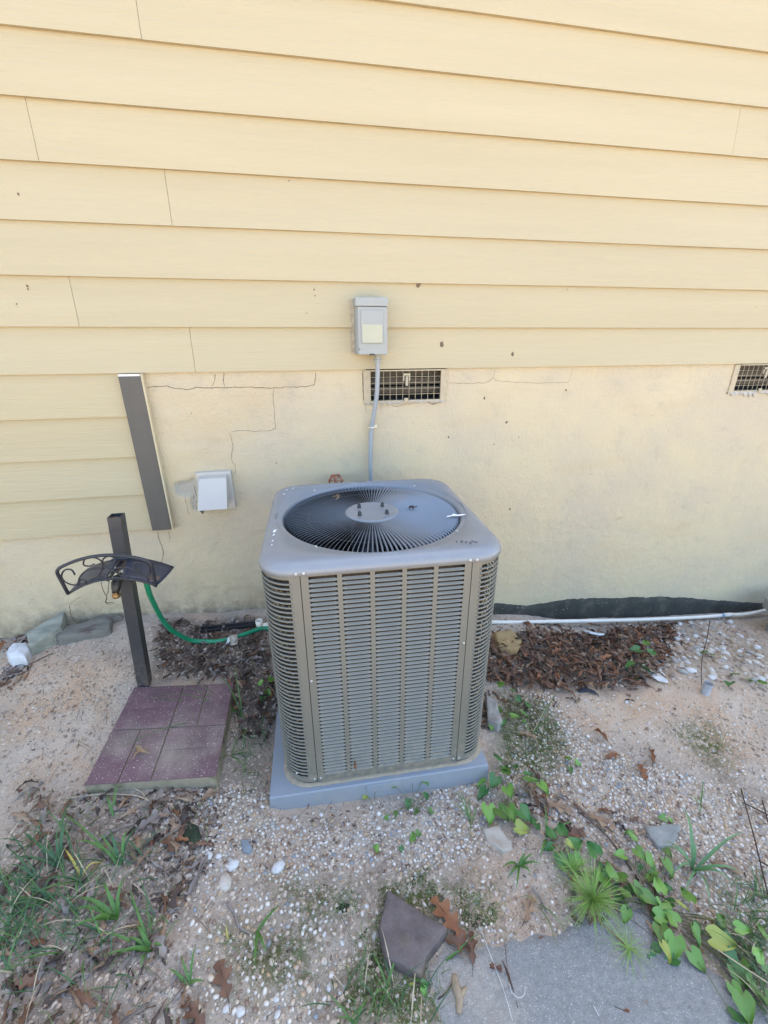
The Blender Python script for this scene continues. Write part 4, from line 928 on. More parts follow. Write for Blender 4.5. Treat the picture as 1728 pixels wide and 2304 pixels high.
stone('wedge_rock', [(0.7400, -0.6424), (0.7730, -0.6673), (0.7522, -0.7880), (0.7224, -0.8076), (0.6901, -0.7792)], .045, mat('pale_grey_rock', (.30, .28, .25), rough=.85, var=.25, vscale=25, bump=.003, bscale=60), 'pale angular rock beside the right side of the air conditioner', 'stone', 8, flare=1.1)
stone('clay_lump', [(0.9835, -0.1992), (1.0887, -0.1972), (1.1027, -0.2872), (1.0241, -0.3783), (0.9572, -0.3033)], .04, mat('ochre_clay', (.36, .25, .12), rough=1, var=.2, vscale=20, bump=.003, bscale=60), 'ochre clay lump behind the right corner of the unit', 'clay lump', 9, flare=1.4, rough=.01)
for i, (P, lb) in enumerate([([(-0.4782, -1.0334), (-0.4599, -1.0207), (-0.4285, -1.0375), (-0.4118, -1.0769), (-0.4237, -1.0957), (-0.4518, -1.0851), (-0.4695, -1.0633)], 'round dark green mossy clod left of the gravel'), ([(-0.0108, -1.2880), (0.0108, -1.2823), (0.0337, -1.2911), (0.0292, -1.3077), (0.0002, -1.3118)], 'small dark mossy clod in the pale gravel')]):
    stone('mossy_clod', P, .016 if i == 0 else .006, mat('dark_moss', (.025, .036, .018), rough=1, var=.5, vscale=60, bump=.006, bscale=90), lb, 'moss clod', 20+i, flare=1.2, rough=.006)
PB = [([(2.93, -.13), (3.4, -.19), (3.43, -.44), (3.02, -.40), (2.90, -.25)], .155, 'upper of two stacked concrete block slabs at the right edge by the wall'), ([(2.86, -.24), (3.38, -.30), (3.42, -.62), (2.98, -.58), (2.83, -.36)], .085, 'lower concrete block slab at the right edge beneath the other one')]
M_blk = mat('grey_concrete_block', (.27, .26, .225), rough=.92, var=.15, vscale=14, bump=.002, bscale=90)
for i, (P, h, lb) in enumerate(PB):
    zb_ = -1.62+.0; b = MB(); z1 = zb_+h; z0_ = z1-.075; n = len(P); v = [(x, y, z1) for x, y in P]+[(x, y, z0_-(.1 if i else 0)) for x, y in P]
    b.add(v, [tuple(range(n-1, -1, -1)), tuple(range(n, 2*n))]+[(k, (k+1) % n, n+(k+1) % n, n+k) for k in range(n)])
    me = b.mesh('block_slab', M_blk); bm = bmesh.new(); bm.from_mesh(me); bmesh.ops.recalc_face_normals(bm, faces=bm.faces); bm.to_mesh(me); bm.free()
    tag(put('block_slab', me, bevel=.008), lb, 'concrete block')
# loose white and tan stones by the wall on the right, and bigger pebbles
bst = []
for s in range(6):
    bm = bmesh.new(); bmesh.ops.create_icosphere(bm, subdivisions=2, radius=1)
    for v in bm.verts:
        k = 1+.38*noise.noise(v.co*1.1+Vector((s*5.3, 1, 2))); v.co *= k; v.co.z *= .55; v.co.y *= .75
    me = bpy.data.meshes.new('loose_stone'); bm.to_mesh(me); bm.free(); me.polygons.foreach_set('use_smooth', [True]*len(me.polygons)); bst.append(me)
STONE_COL = [('white', (.60, .58, .55)), ('cream', (.52, .46, .38)), ('tan', (.44, .34, .25)), ('brown', (.31, .23, .18)), ('grey', (.36, .34, .31))]
bstm = {}
for cn, cc in STONE_COL:
    m = mat('stone_'+cn, cc, rough=.75, var=.22, vscale=2.2, bump=.0015, bscale=5, col2=tuple(q*.7 for q in cc), c2scale=2, c2lo=.55, c2hi=.7); bstm[cn] = []
    for me in bst: q = me.copy(); q.materials.append(m); bstm[cn].append(q)
def sample(P, n, rr=R):
    xs = [p[0] for p in P]; ys = [p[1] for p in P]; out = []
    for _ in range(n*40):
        if len(out) >= n: break
        x, y = rr.uniform(min(xs), max(xs)), rr.uniform(min(ys), max(ys))
        if inpoly(x, y, P): out.append((x, y))
    return out
P_st = [(2.0269, -0.0447), (2.3445, -0.0383), (2.8153, -0.0415), (2.5905, -0.3657), (2.2858, -0.6798), (2.1866, -0.7605), (1.6717, -0.6818), (1.6236, -0.5637), (1.7677, -0.2393)]
RS = random.Random(11); placed = []
for (x, y) in sample(P_st, 900, RS):
    r = RS.uniform(.008, .025)
    if all(math.hypot(x-a, y-b) > (r+c)*.60 for a, b, c in placed): placed.append((x, y, r))
placed = placed[:288]
CN = [c for c, _ in STONE_COL]
def zone(x, y):
    if y > -.24: h = 'touching the leaves' if x < 1.95 else ('just below the white pipe' if x < 2.5 else 'below the pipe coupling')
    elif y > -.42: h = 'at the edge of the brown leaf pile' if x < 1.85 else ('in the middle of the stone bed' if x < 2.3 else 'near the concrete slabs')
    else: h = 'at the lower left end of the stone bed' if x < 1.9 else ('beside the bare twig' if x < 2.2 else 'at the lower right of the stone bed')
    return h
for (x, y, r) in placed:
    cn = RS.choices(CN, (24, 24, 26, 16, 10))[0]; sz = 'small' if r < .013 else ('medium' if r < .018 else 'large')
    tag(put('loose_stone', bstm[cn][RS.randrange(6)], loc=(x, y, gz(x, y)+r*.08), rot=(RS.uniform(-.4, .4), RS.uniform(-.4, .4), RS.uniform(0, 6)), scale=r),
        '%s %s loose stone %s' % (sz, cn, zone(x, y)), 'stone', 'loose stones below the white pipe')
SP = [((-0.3790, -1.1275), .014, 'white', 'oval white pebble just right of the mossy clod'), ((-0.3508, -1.1318), .011, 'white', 'small white pebble between the oval one and the blue-grey stone'), ((-0.3081, -1.1579), .020, 'white', 'angular white stone below the blue-grey stone'), ((-0.3214, -1.2066), .026, 'cream', 'biggest cream stone in the left gravel'), ((-0.1750, -1.1616), .022, 'white', 'pale angular stone in the open gravel below the pad corner'), ((-0.4150, -1.0931), .010, 'cream', 'cream pebble at the foot of the mossy clod'), ((-0.2505, -1.2008), .007, 'tan', 'orange-tan pebble right of the biggest cream stone'),
      ((1.3783, -0.7700), .010, 'white', 'lone white pebble on the clay below the leaf pile'), ((-0.2804, -1.4711), .010, 'white', 'white pebble at the bottom edge by the dark leaf'), ((-0.2493, -1.4783), .013, 'white', 'long white pebble at the bottom edge, right of its neighbour'), ((-0.1654, -1.4886), .009, 'white', 'round white pebble at the bottom edge, alone in gravel'), ((-0.0441, -1.4074), .009, 'cream', 'cream pebble in the mossy gravel left of the flagstone'), ((0.0043, -1.3768), .008, 'white', 'white pebble below the small mossy clod'), ((0.0834, -1.3059), .008, 'white', 'white pebble beside the upper left of the flagstone'),
      ((0.3697, -1.5864), .010, 'grey', 'grey pebble on the grey path near the thread'), ((-0.2081, -1.2034), .006, 'tan', 'small tan pebble in the middle of the left gravel'), ((-0.0383, -1.4607), .007, 'white', 'white pebble in the lower gravel under the moss'), ((-0.1697, -1.4615), .008, 'white', 'white pebble just above the round one at the bottom'), ((-0.0432, -1.3512), .007, 'white', 'white pebble right of the three-bladed sprout'), ((-0.2391, -1.2050), .006, 'brown', 'small brown pebble beside the orange-tan one'), ((2.1913, -0.1619), .012, 'white', 'round white pebble against the pipe at the leaf pile edge')]
for (x, y), r, cn, lb in SP:
    tag(put('large_pebble', bstm[cn][RS.randrange(6)], loc=(x, y, gz(x, y)+r*.15), rot=(0, 0, RS.uniform(0, 6)), scale=r), lb, 'pebble', 'larger pebbles on the gravel')

# gravel: nobody could count it
P_gravB = [(-0.5554, -0.8701), (-0.2250, -0.9112), (0.6314, -0.9751), (0.9849, -0.6357), (2.0084, -0.9114), (1.0235, -1.7185), (0.8996, -1.5370), (0.2791, -1.4419), (0.1930, -1.5646), (-0.4040, -1.4807), (-0.5328, -1.1959)]
def ico():
    bm = bmesh.new(); bmesh.ops.create_icosphere(bm, subdivisions=1, radius=1); v = [tuple(q.co) for q in bm.verts]; f = [tuple(w_.index for w_ in q.verts) for q in bm.faces]; bm.free(); return v, f
IV, IF = ico()
def make_gravel():
    rg = random.Random(5); V = []; F = []; MI = []
    PADB = (AX-.425, AX+.39, AY-.41, 0)
    cell = {}
    def try_add(x, y, r):
        if PADB[0] < x < PADB[1] and y > PADB[2]: return False
        if inpoly(x, y, P_path) and rg.random() > .012: return False
        k = (int(x/.02), int(y/.02))
        for i in (-1, 0, 1):
            for j in (-1, 0, 1):
                for a, b, c in cell.get((k[0]+i, k[1]+j), ()):
                    if math.hypot(x-a, y-b) < (r+c)*.86: return False
        cell.setdefault(k, []).append((x, y, r)); return True
    def add(x, y, r):
        s = (r*rg.uniform(.8, 1.35), r*rg.uniform(.65, 1.0), r*rg.uniform(.45, .75)); E_ = Euler((rg.uniform(-.4, .4), rg.uniform(-.4, .4), rg.uniform(0, 6.3))).to_matrix()
        z = gz(x, y)+s[2]*rg.uniform(-.25, .45); o = len(V)
        ph = rg.uniform(0, 9)
        for (a, b, c) in IV:
            k = 1+.22*math.sin(3*a+5*b+4*c+ph); q = E_ @ Vector((a*s[0]*k, b*s[1]*k, c*s[2]*k)); V.append((x+q.x, y+q.y, z+q.z))
        F.extend([(i+o, j+o, k+o) for i, j, k in IF]); MI.extend([rg.choices(range(6), (30, 28, 14, 14, 4, 10))[0]]*len(IF))
    for P, n in zip(P_dense, (19000, 26000, 1000)):
        for (x, y) in sample(P, n, rg):
            d = .72+1.1*fbm(x*4.5, y*4.5, 20, 3)
            if rg.random() < d and not (rg.random() < .8 and any(inpoly(x, y, Q) for Q in P_moss[:4])):
                r = rg.uniform(.0038, .0082) if rg.random() < .93 else rg.uniform(.0075, .0115)
                if try_add(x, y, r): add(x, y, r)
    for (x, y) in sample(P_gravB, 3600, rg):
        r = rg.uniform(.0022, .0065)
        if try_add(x, y, r): add(x, y, r)
    Pall = [(-1.5375, -0.0006), (-0.3477, -0.0920), (-0.2250, -0.9112), (-0.5474, -0.9031), (-0.8242, -1.3305)]
    for (x, y) in sample(Pall, 500, rg):
        r = rg.uniform(.0015, .0035)
        if try_add(x, y, r): add(x, y, r)
    me = bpy.data.meshes.new('gravel'); me.from_pydata(V, [], F)
    for nm, c in (('pebble_white', (.66, .60, .53)), ('pebble_cream', (.56, .46, .35)), ('pebble_grey', (.43, .40, .36)), ('pebble_tan', (.46, .33, .21)), ('pebble_bluegrey', (.27, .29, .31)), ('pebble_brown', (.28, .20, .15))):
        me.materials.append(mat(nm, c, rough=.9, spec=.2, var=.18, vscale=60))
    me.polygons.foreach_set('material_index', MI); me.polygons.foreach_set('use_smooth', [True]*len(F)); me.update()
    tag(put('gravel', me), kind='stuff')
make_gravel()
def soil_clods():
    rg = random.Random(31); V = []; F = []; MI = []
    for P, n, hi in (([(-1.5375, -0.0006), (-0.8279, -0.1821), (-0.7628, -0.4303), (-0.8331, -0.8515), (-0.7780, -1.4140)], 2600, .007), ([(-0.8430, -0.0555), (-0.2612, -0.0554), (-0.2087, -0.9404), (-0.3705, -0.9227), (-0.3770, -0.4454), (-0.7314, -0.4131)], 1500, .008), (P_litterB[0], 3200, .005), ([(-0.5554, -0.8701), (-0.2244, -0.9258), (-0.1900, -1.0198), (0.6002, -1.0049), (2.1605, -0.7829), (1.0235, -1.7185), (0.9134, -1.5210), (0.2791, -1.4419), (0.1930, -1.5646), (-0.6758, -1.4370)], 6500, .007), ([(1.0292, -0.0212), (3.0301, -0.1370), (2.1042, -0.8296), (0.7775, -0.5963)], 2600, .010)):
        for (x, y) in sample(P, n, rg):
            if inpoly(x, y, P_path) or (AX-.425 < x < AX+.39 and y > AY-.41): continue
            r = .0015+hi*rg.random()**3; z = gz(x, y); o = len(V); ph = rg.uniform(0, 9)
            for (a, b, c) in IV:
                k = 1+.35*math.sin(3*a+4*b+5*c+ph); V.append((x+a*r*k, y+b*r*k, z+c*r*.6*k))
            F.extend([(i+o, j+o, k+o) for i, j, k in IF]); MI.extend([rg.choices((0, 1, 2), (6, 3, 1))[0]]*len(IF))
    me = bpy.data.meshes.new('soil_clods'); me.from_pydata(V, [], F)
    for nm, c in (('soil_crumb_tan', (.44, .35, .27)), ('soil_crumb_brown', (.27, .20, .15)), ('soil_crumb_pale', (.52, .43, .34))): me.materials.append(mat(nm, c, rough=1, var=.25, vscale=30, bump=.001, bscale=300))
    me.polygons.foreach_set('material_index', MI); me.update(); tag(put('soil_clods', me), kind='stuff')
soil_clods()

# ---------------------------------------------------------------- leaves
def leaf_geo(L_, W_, lobes, curl, bend, twist, n=16, seed=0, cup=0.0):
    """dry lobed oak leaf as verts and faces; base at origin along +x"""
    v = []; f = []; rl = random.Random(seed)
    for i in range(n+1):
        t = i/n; body = math.sin(PI*min(1, t*.96+.04))**.7*(.45+.55*t) if lobes else math.sin(PI*t)**.8
        k = 1.0
        if lobes:
            ph = (t*lobes*(.9+.2*rl.random()*.3)) % 1.0; k = .20+.80*(1-abs(2*ph-1))**1.25
        w_ = W_*body*k+.0012
        if t < .08: w_ = .0012
        sh = W_*.25*body*k if lobes else 0
        cx = L_*t; cz = bend*math.sin(PI*t)*L_*.5
        for s_ in (-1, -.5, 0, .5, 1):
            a = curl*s_; y = w_*math.sin(a)/(curl if abs(curl) > .01 else 1) if abs(curl) > .01 else w_*s_
            z = (w_*(1-math.cos(a))/curl if abs(curl) > .01 else 0)+cz+abs(s_)*cup*w_; x = cx+sh*abs(s_)
            tw_ = twist*t; y, z = y*math.cos(tw_)-z*math.sin(tw_), y*math.sin(tw_)+z*math.cos(tw_)
            v.append((x, y, z+.0))
    for i in range(n):
        for k in range(4): a = i*5+k; f.append((a, a+5, a+6, a+1))
    return v, f
def leaf_mats():
    out = []
    for nm, c, c2 in (('dry_leaf_brown', (.145, .072, .042), (.19, .10, .055)), ('dry_leaf_dark', (.055, .036, .028), (.10, .065, .045)), ('dry_leaf_tan', (.26, .16, .095), (.33, .23, .15)), ('dry_leaf_rust', (.22, .085, .035), (.28, .13, .06)), ('dry_leaf_grey', (.19, .155, .135), (.28, .235, .20))):
        out.append(mat(nm, c, rough=.7, var=.2, vscale=25, col2=c2, c2scale=18, c2lo=.45, c2hi=.65))
    return out
LM = leaf_mats()
def litter(name, polys, n, wts, size, rg, zr=(.0, .018), lay=1.0, maxr=.6):
    V = []; F = []; MI = []
    for P in polys:
        for (x, y) in sample(P, n, rg):
            L_ = rg.uniform(*size); v, f = leaf_geo(L_, L_*rg.uniform(.26, .40), rg.choice((2, 3, 3, 4)), rg.uniform(.6, 2.4)*rg.choice((-1, 1)), rg.uniform(-.3, .5), rg.uniform(-1.2, 1.2), n=12, seed=rg.random())
            M_ = Matrix.Translation((x, y, gz(x, y)+rg.uniform(*zr))) @ Euler((rg.uniform(-maxr, maxr), rg.uniform(-maxr, maxr), rg.uniform(0, 6.3))).to_matrix().to_4x4() @ Matrix.Translation((-L_/2, 0, 0))
            o = len(V); V += [tuple(M_ @ Vector(q)) for q in v]; F += [tuple(i+o for i in q) for q in f]; MI += [rg.choices(range(5), wts)[0]]*len(f)
    me = bpy.data.meshes.new(name); me.from_pydata(V, [], F)
    for m in LM: me.materials.append(m)
    me.polygons.foreach_set('material_index', MI); me.polygons.foreach_set('use_smooth', [True]*len(F)); me.update()
    return tag(put(name, me), kind='stuff')
rl_ = random.Random(21)
litter('leaf_litter', P_litter, 1050, (50, 24, 8, 14, 4), (.035, .085), rl_, (.0, .030))
litter('leaf_litter', [[(0.9492, -0.1075), (1.6493, -0.0204), (2.5019, -0.0581), (1.7577, -0.6981), (1.4257, -0.7991), (1.0456, -0.7269), (0.7054, -0.6884)]], 170, (50, 24, 12, 14, 6), (.025, .07), rl_, (.0, .008), maxr=.4)
litter('leaf_litter', P_litterL, 620, (12, 52, 5, 3, 28), (.025, .065), rl_, (-.003, .012), maxr=.45)
litter('leaf_litter', P_litterB, 330, (12, 22, 22, 2, 42), (.025, .080), rl_, (-.004, .008), maxr=.35)
litter('leaf_debris', P_litterB+[[(-0.5554, -0.8701), (-0.3416, -0.9226), (-0.3720, -1.1696), (-0.4783, -1.3491), (-0.5681, -1.0734)]], 500, (14, 40, 18, 4, 24), (.008, .022), rl_, (-.001, .004), maxr=.5)
litter('leaf_debris', P_dense[:2]+[P_gravB], 190, (20, 40, 20, 10, 10), (.006, .018), rl_, (.001, .006), maxr=.5)
litter('leaf_debris', [[(-1.4968, -0.0743), (-0.7799, -0.2920), (-0.8311, -0.8205), (-1.0581, -0.9113)], [(-0.8430, -0.0555), (-0.3285, -0.0563), (-0.2537, -0.2147), (-0.7413, -0.2961)], P_litterL[0], P_litter[0]], 90, (40, 15, 30, 6, 9), (.006, .018), rl_, (-.001, .004), maxr=.5)
P_l4 = [[(0.7082, -1.1437), (0.9534, -1.1218), (1.1035, -1.2746), (0.9522, -1.3710), (0.7709, -1.3131), (0.7145, -1.2494)], [(0.6502, -1.0144), (0.7862, -1.0017), (0.8784, -1.1249), (0.6844, -1.1865)], [(0.7140, -1.3282), (0.9405, -1.4045), (0.9912, -1.5335), (0.8751, -1.5324), (0.6755, -1.4569)], [(-1.6270, 0.1614), (-1.4999, 0.1552), (-1.3714, -0.0522), (-1.4778, -0.1089)], [(0.6932, -0.5834), (0.7775, -0.5963), (0.7370, -0.7851), (0.6700, -0.7977)], [(1.2379, -0.0745), (1.4197, -0.0268), (1.3760, -0.1480), (1.2198, -0.1620)], [(-1.4237, -0.2077), (-1.3091, -0.2154), (-1.2102, -0.3115), (-1.3379, -0.3701)]]
litter('leaf_litter', P_l4, 30, (26, 24, 26, 6, 18), (.03, .075), rl_, (-.001, .008), maxr=.3)
# prominent single leaves
def oak_leaf(p, L_, W_, ang, mi, label, lobes=3, curl=.7, bend=.15, tw_=0.1, dz=.004, tilt=(0, 0), group=None, seed=1, name='oak_leaf', z=None):
    L_ *= .84; v, f = leaf_geo(L_, W_*1.0, lobes, curl, bend, tw_, n=36, seed=seed)
    o = MB().add([(a-L_/2, b, c) for a, b, c in v], f).build(name, LM[mi], smooth=True)
    o.location = (p[0], p[1], (gz(p[0], p[1]) if z is None else z)+dz); o.rotation_euler = (tilt[0], tilt[1], ang)
    MB().tube([(-L_/2-.02, 0.004, 0.002), (-L_/2, 0, .001), (L_*.2, 0, bend*L_*.45+.0008), (L_*.42, 0, bend*L_*.1)], [.0008, .001, .0008, .0004], 5).build('stem', LM[1], o)
    return tag(o, label, 'leaf', group)
oak_leaf((0.3109, -1.3852), .165, .050, 2.05, 3, 'big rust-red oak leaf touching the flagstone piece', 4, .5, .12)
oak_leaf((0.3182, -1.4402), .10, .036, -.5, 0, 'brown oak leaf lying over the path edge by the big rusty leaf', 3, .9, .2)
oak_leaf((0.5495, -1.4018), .095, .034, .75, 2, 'tan-orange star-like oak leaf on bare sand', 3, .4, .1)
oak_leaf((0.3986, -1.5035), .05, .016, -.4, 0, 'small curled brown leaf just inside the path edge', 2, 1.3, .3)
oak_leaf((-0.2940, -1.4226), .105, .038, 2.0, 0, 'reddish brown oak leaf flat in the lower gravel', 3, .3, .1)
oak_leaf((-0.3478, -1.4780), .10, .034, 2.4, 0, 'dark reddish leaf at the bottom edge left of centre', 3, .9, .2)
oak_leaf((-0.3998, -1.1843), .150, .016, 1.25, 4, 'long grey-brown leaf lying left of the gravel', 2, .9, .1)
oak_leaf((-0.5674, -1.0072), .12, .042, .4, 4, 'grey-brown oak leaf below the paver among litter', 3, .7, .2)
oak_leaf((-0.5035, -1.0805), .10, .036, 2.2, 0, 'brown curled oak leaf beside the mossy clod', 3, 1.1, .2)
oak_leaf((0.8032, -1.1448), .11, .040, -.6, 2, 'light brown oak leaf on the white gravel above the vine', 3, .6, .1)
oak_leaf((0.9245, -1.2129), .115, .040, -.8, 2, 'tan oak leaf on gravel below the light brown one', 3, .6, .1)
oak_leaf((0.8050, -1.2369), .10, .036, -.1, 0, 'brown oak leaf among twigs near the small vine', 3, .9, .15)
oak_leaf((1.2953, -1.0231), .09, .03, 1.0, 3, 'curled rust leaf standing on the pale clay at right', 2, 1.7, .4)
oak_leaf((1.1510, -0.9052), .085, .026, 1.9, 3, 'upright curled rust leaf in the middle of the right gravel', 2, 1.8, .4)
oak_leaf((1.1329, -0.9951), .08, .03, .2, 3, 'rust leaf piece just below the upright curled leaf', 3, .9, .2)
oak_leaf((1.2091, -1.0764), .09, .032, 1.2, 3, 'faded rust leaf on gravel below the curled one', 3, .8, .1)
oak_leaf((0.8482, -0.8506), .09, .032, 2.6, 2, 'pale brown leaf under the moss patch right of the pad', 3, .8, .2)
oak_leaf((1.2274, -1.4130), .10, .026, -.6, 2, 'tan narrow leaf under the long-bladed weed', 2, 1.0, .2)
oak_leaf((1.2327, -0.4197), .09, .03, .3, 3, 'bright rust leaf on top of the brown litter pile', 3, 1.0, .3, dz=.03)
oak_leaf((0.3512, -1.4556), .09, .03, 1.3, 0, 'wrinkled brown leaf hanging over the slab corner', 3, 1.4, .3)
oak_leaf((-0.4116, -0.9404), .085, .026, .4, 2, 'pale dry leaf beside the gravel under the paver corner', 1, .9, .2)
oak_leaf((0.4255, -1.5275), .085, .007, 1.6, 0, 'thin brown rolled leaf on the grey path', 1, 2.2, .1)
oak_leaf((0.7431, -1.6363), .022, .006, -.5, 2, 'tiny orange-brown leaf flake on the grey path', 1, .9, .2)
oak_leaf((0.6877, -1.6386), .020, .005, -.3, 3, 'tiny brown leaf flake left of the orange one on the path', 1, .9, .2)
# forked pale scrap on the path
fs = thing('forked_bark', 'forked pale tan bark scrap lying on the grey path', 'bark')
def bark(pts, r, par, m=LM[2], nm='bark_strip'):
    P = [Vector(og(p, .008)) for p in pts]; o = MB().tube(seg_smooth(P, 4), [r*(.6+.4*math.sin(PI*i/(4*(len(P)-1)))) for i in range(4*(len(P)-1)+1)], 7).build(nm, m, par, smooth=True); return o
M_bark = mat('pale_bark', (.33, .25, .165), rough=.85, var=.25, vscale=40, bump=.001, bscale=90)
bark([(0.2870, -1.4989), (0.2821, -1.5195), (0.2848, -1.5392), (0.2743, -1.5682)], .011, fs, M_bark); bark([(0.2836, -1.5418), (0.2967, -1.5330), (0.3087, -1.5268)], .007, fs, M_bark)
# curled dry leaf on the paver
dl = thing('curled_leaf', 'tan crumpled dry leaf folded on the paver', 'leaf')
q0 = pb(.36, .74, .004)
v, f = leaf_geo(.075, .022, 1, 1.9, .5, .6, n=16); o = MB().add(v, f).build('leaf_half', mat('tan_dry_leaf', (.36, .24, .13), rough=.75, var=.3, vscale=40, bump=.002, bscale=80), dl, smooth=True); o.location = q0+Vector((-.038, .025, .004)); o.rotation_euler = (.2, 0, -.55)
v, f = leaf_geo(.060, .018, 1, 2.1, .4, -.6, n=16); o = MB().add(v, f).build('leaf_half', MATS['tan_dry_leaf'], dl, smooth=True); o.location = q0+Vector((-.030, -.040, .004)); o.rotation_euler = (-.2, 0, .75)
for p, sc_, lb, m in ((( -.12, .16), .030, 'brown crumpled leaf bit caught on the fan grille', LM[2]), ((.150, -.01), .026, 'blackened leaf scrap caught on the fan grille', LM[1])):
    ct, s_t = math.cos(TH), math.sin(TH); x, y = AX+ct*p[0]-s_t*p[1], AY+s_t*p[0]+ct*p[1]; b = MB()
    for k in range(4):
        v, f = leaf_geo(sc_, sc_*.32, 2, 2.0, .4, R.uniform(-2, 2), n=8); M_ = Matrix.Translation((R.uniform(-.008, .008), R.uniform(-.006, .006), .004)) @ Euler((R.uniform(-.8, .8), R.uniform(-.4, .4), R.uniform(0, 6))).to_matrix().to_4x4() @ Matrix.Translation((-sc_/2, 0, 0)); b.add(v, f, M_)
    tag(b.build('leaf_scrap', m, loc=(x, y, zt-.001)), lb, 'leaf')
o = oak_leaf((.05, -.992), .075, .012, 1.4, 3, 'narrow rust leaf stuck on the front louvers near the bottom', 2, 1.6, .2, z=-1.26)
o.rotation_euler = (0, 1.35, 1.57+TH); o.location = (.095, -.983, -1.262)
oak_leaf((-0.0650, -0.9658), .07, .012, .9, 3, 'thin curled rust leaf leaning on the pad front edge', 2, 1.8, .4, tilt=(0, -.5), dz=.012)

# ---------------------------------------------------------------- green plants
M_grass = mat('grass_green', (.075, .17, .035), rough=.5, var=.25, vscale=12, spec=.4)
M_grassd = mat('grass_deep_green', (.035, .105, .035), rough=.5, var=.25, vscale=12)
M_grassy = mat('grass_yellow', (.42, .36, .08), rough=.6, var=.15)
M_straw = mat('dry_straw', (.42, .34, .23), rough=.7, var=.15)
M_vine = mat('vine_leaf_green', (.11, .225, .04), rough=.42, var=.18, vscale=30, rand=.38)
M_vined = mat('vine_leaf_deep_green', (.045, .15, .035), rough=.42, var=.2, vscale=30, rand=.22)
M_viney = mat('vine_leaf_yellow', (.26, .30, .06), rough=.5, var=.2, vscale=40, col2=(.42, .28, .12), c2scale=50, c2lo=.6, c2hi=.7)
M_stem = mat('vine_stem', (.12, .13, .045), rough=.6)
def blade_mesh(p0, p1, h, wd, n=8):
    """grass blade arching from p0 to p1, folded along the middle"""
    a, b = Vector(p0), Vector(p1); d = b-a; s_ = Vector((-d.y, d.x, 0)); s_ = s_.normalized() if s_.length > 1e-6 else Vector((1, 0, 0)); v = []; f = []
    for i in range(n+1):
        t = i/n; q = a.lerp(b, t); q.z += h*math.sin(PI*min(1, t*.85))*1.0; ww = wd*.82*min(1, .5+2.5*t)*max(0, 1-t**1.6)**.9+.00025
        v += [tuple(q-s_*ww), tuple(q-Vector((0, 0, ww*.35))), tuple(q+s_*ww)]
    for i in range(n):
        for k in range(2): f.append((i*3+k, i*3+k+1, i*3+k+4, i*3+k+3))
    return v, f
def tuft(base, tips, label, wd=.003, h=.03, m=M_grass, name='grass_tuft', cat='grass tuft', group=None, wv=.25, mats=None):
    t = thing(name, label, cat, og(base), group=group); B = Vector(og(base))
    for i, q in enumerate(tips):
        tx, ty = q[0], q[1]; lift = q[2] if len(q) > 2 else 0.008
        e = Vector((tx, ty, gz(tx, ty)+lift)); hh = h*R.uniform(.7, 1.3)
        v, f = blade_mesh((R.uniform(-.004, .004), R.uniform(-.004, .004), 0), e-B, hh, wd*R.uniform(1-wv, 1+wv))
        MB().add(v, f).build('blade', (mats[i % len(mats)] if mats else m), t, smooth=True)
    return t
# crabgrass patch, lower left
tuft((-0.6249, -1.1216), [(-0.8795, -0.9267), (-0.7736, -1.0422), (-0.5969, -1.0274), (-0.7134, -1.0353), (-0.6158, -1.0407), (-0.6776, -1.0290), (-0.6889, -1.0840)], 'crabgrass tuft with one long blade reaching up toward the paver', .0048, .045, M_grass, mats=[M_grass, M_grass, M_grassd])
tuft((-0.7996, -1.0984), [(-0.9376, -1.0646), (-0.8968, -1.0291), (-0.9458, -0.9806), (-0.8335, -1.0046), (-0.8525, -0.8872), (-0.8148, -0.9602), (-0.8657, -1.0168)], 'crabgrass tuft with a drooping blade to the left', .0042, .045, M_grassd)
tuft((-0.5874, -1.2543), [(-0.6937, -1.2098), (-0.6979, -1.2854), (-0.6431, -1.2780), (-0.6408, -1.1803), (-0.6022, -1.2721), (-0.6992, -1.2308), (-0.5870, -1.1710), (-0.5808, -1.2251)], 'bright wide-bladed crabgrass tuft in the middle of the lower left patch', .0062, .035)
tuft((-0.4809, -1.3399), [(-0.5865, -1.3416), (-0.5489, -1.3466), (-0.5756, -1.1950), (-0.4870, -1.3819), (-0.5413, -1.3129), (-0.4488, -1.3437), (-0.6149, -1.2878), (-0.5272, -1.2886)], 'bright crabgrass tuft nearest the gravel at lower left', .0055, .030)
tuft((-0.7765, -1.1832), [(-0.8925, -1.2101), (-0.9058, -1.1845), (-0.8741, -1.1431), (-0.8618, -1.2454), (-0.8541, -1.1373), (-0.7482, -1.1695)], 'low dark crabgrass tuft at the left edge', .0035, .03, M_grassd)
tuft((-0.8320, -1.2032), [(-0.9852, -1.1220), (-0.9131, -1.2266), (-0.9188, -1.1201), (-0.7453, -1.2941), (-0.8235, -1.2792)], 'thin trailing grass tuft nearest the left frame edge', .003, .025, M_grassd)
tuft((-0.7169, -1.1488), [(-0.8097, -1.1578), (-0.8417, -1.1826), (-0.7989, -1.0554), (-0.7209, -1.0957), (-0.7013, -1.1999), (-0.6602, -1.1299), (-0.5960, -1.1421)], 'crabgrass tuft between the two brightest tufts', .0034, .04, M_grassd, mats=[M_grassd, M_grass, M_grassy])
tuft((-0.8388, -1.1231), [(-0.9624, -1.0295), (-0.9298, -1.0836), (-0.9369, -1.1093), (-0.9062, -1.0579), (-0.9397, -1.1427), (-0.8252, -1.0759)], 'narrow grass tuft above the left edge clump', .0028, .04, M_grassd)
tuft((-0.8287, -1.2694), [(-0.8942, -1.3088), (-0.7701, -1.3239), (-0.7591, -1.2649), (-0.8905, -1.2488)], 'sparse grass tuft at the lower left corner', .003, .03, M_grassd)
tuft((-0.7053, -0.9620), [(-0.7201, -0.8502), (-0.7380, -0.9006)], 'single upright grass blade under the paver front', .0048, .02)
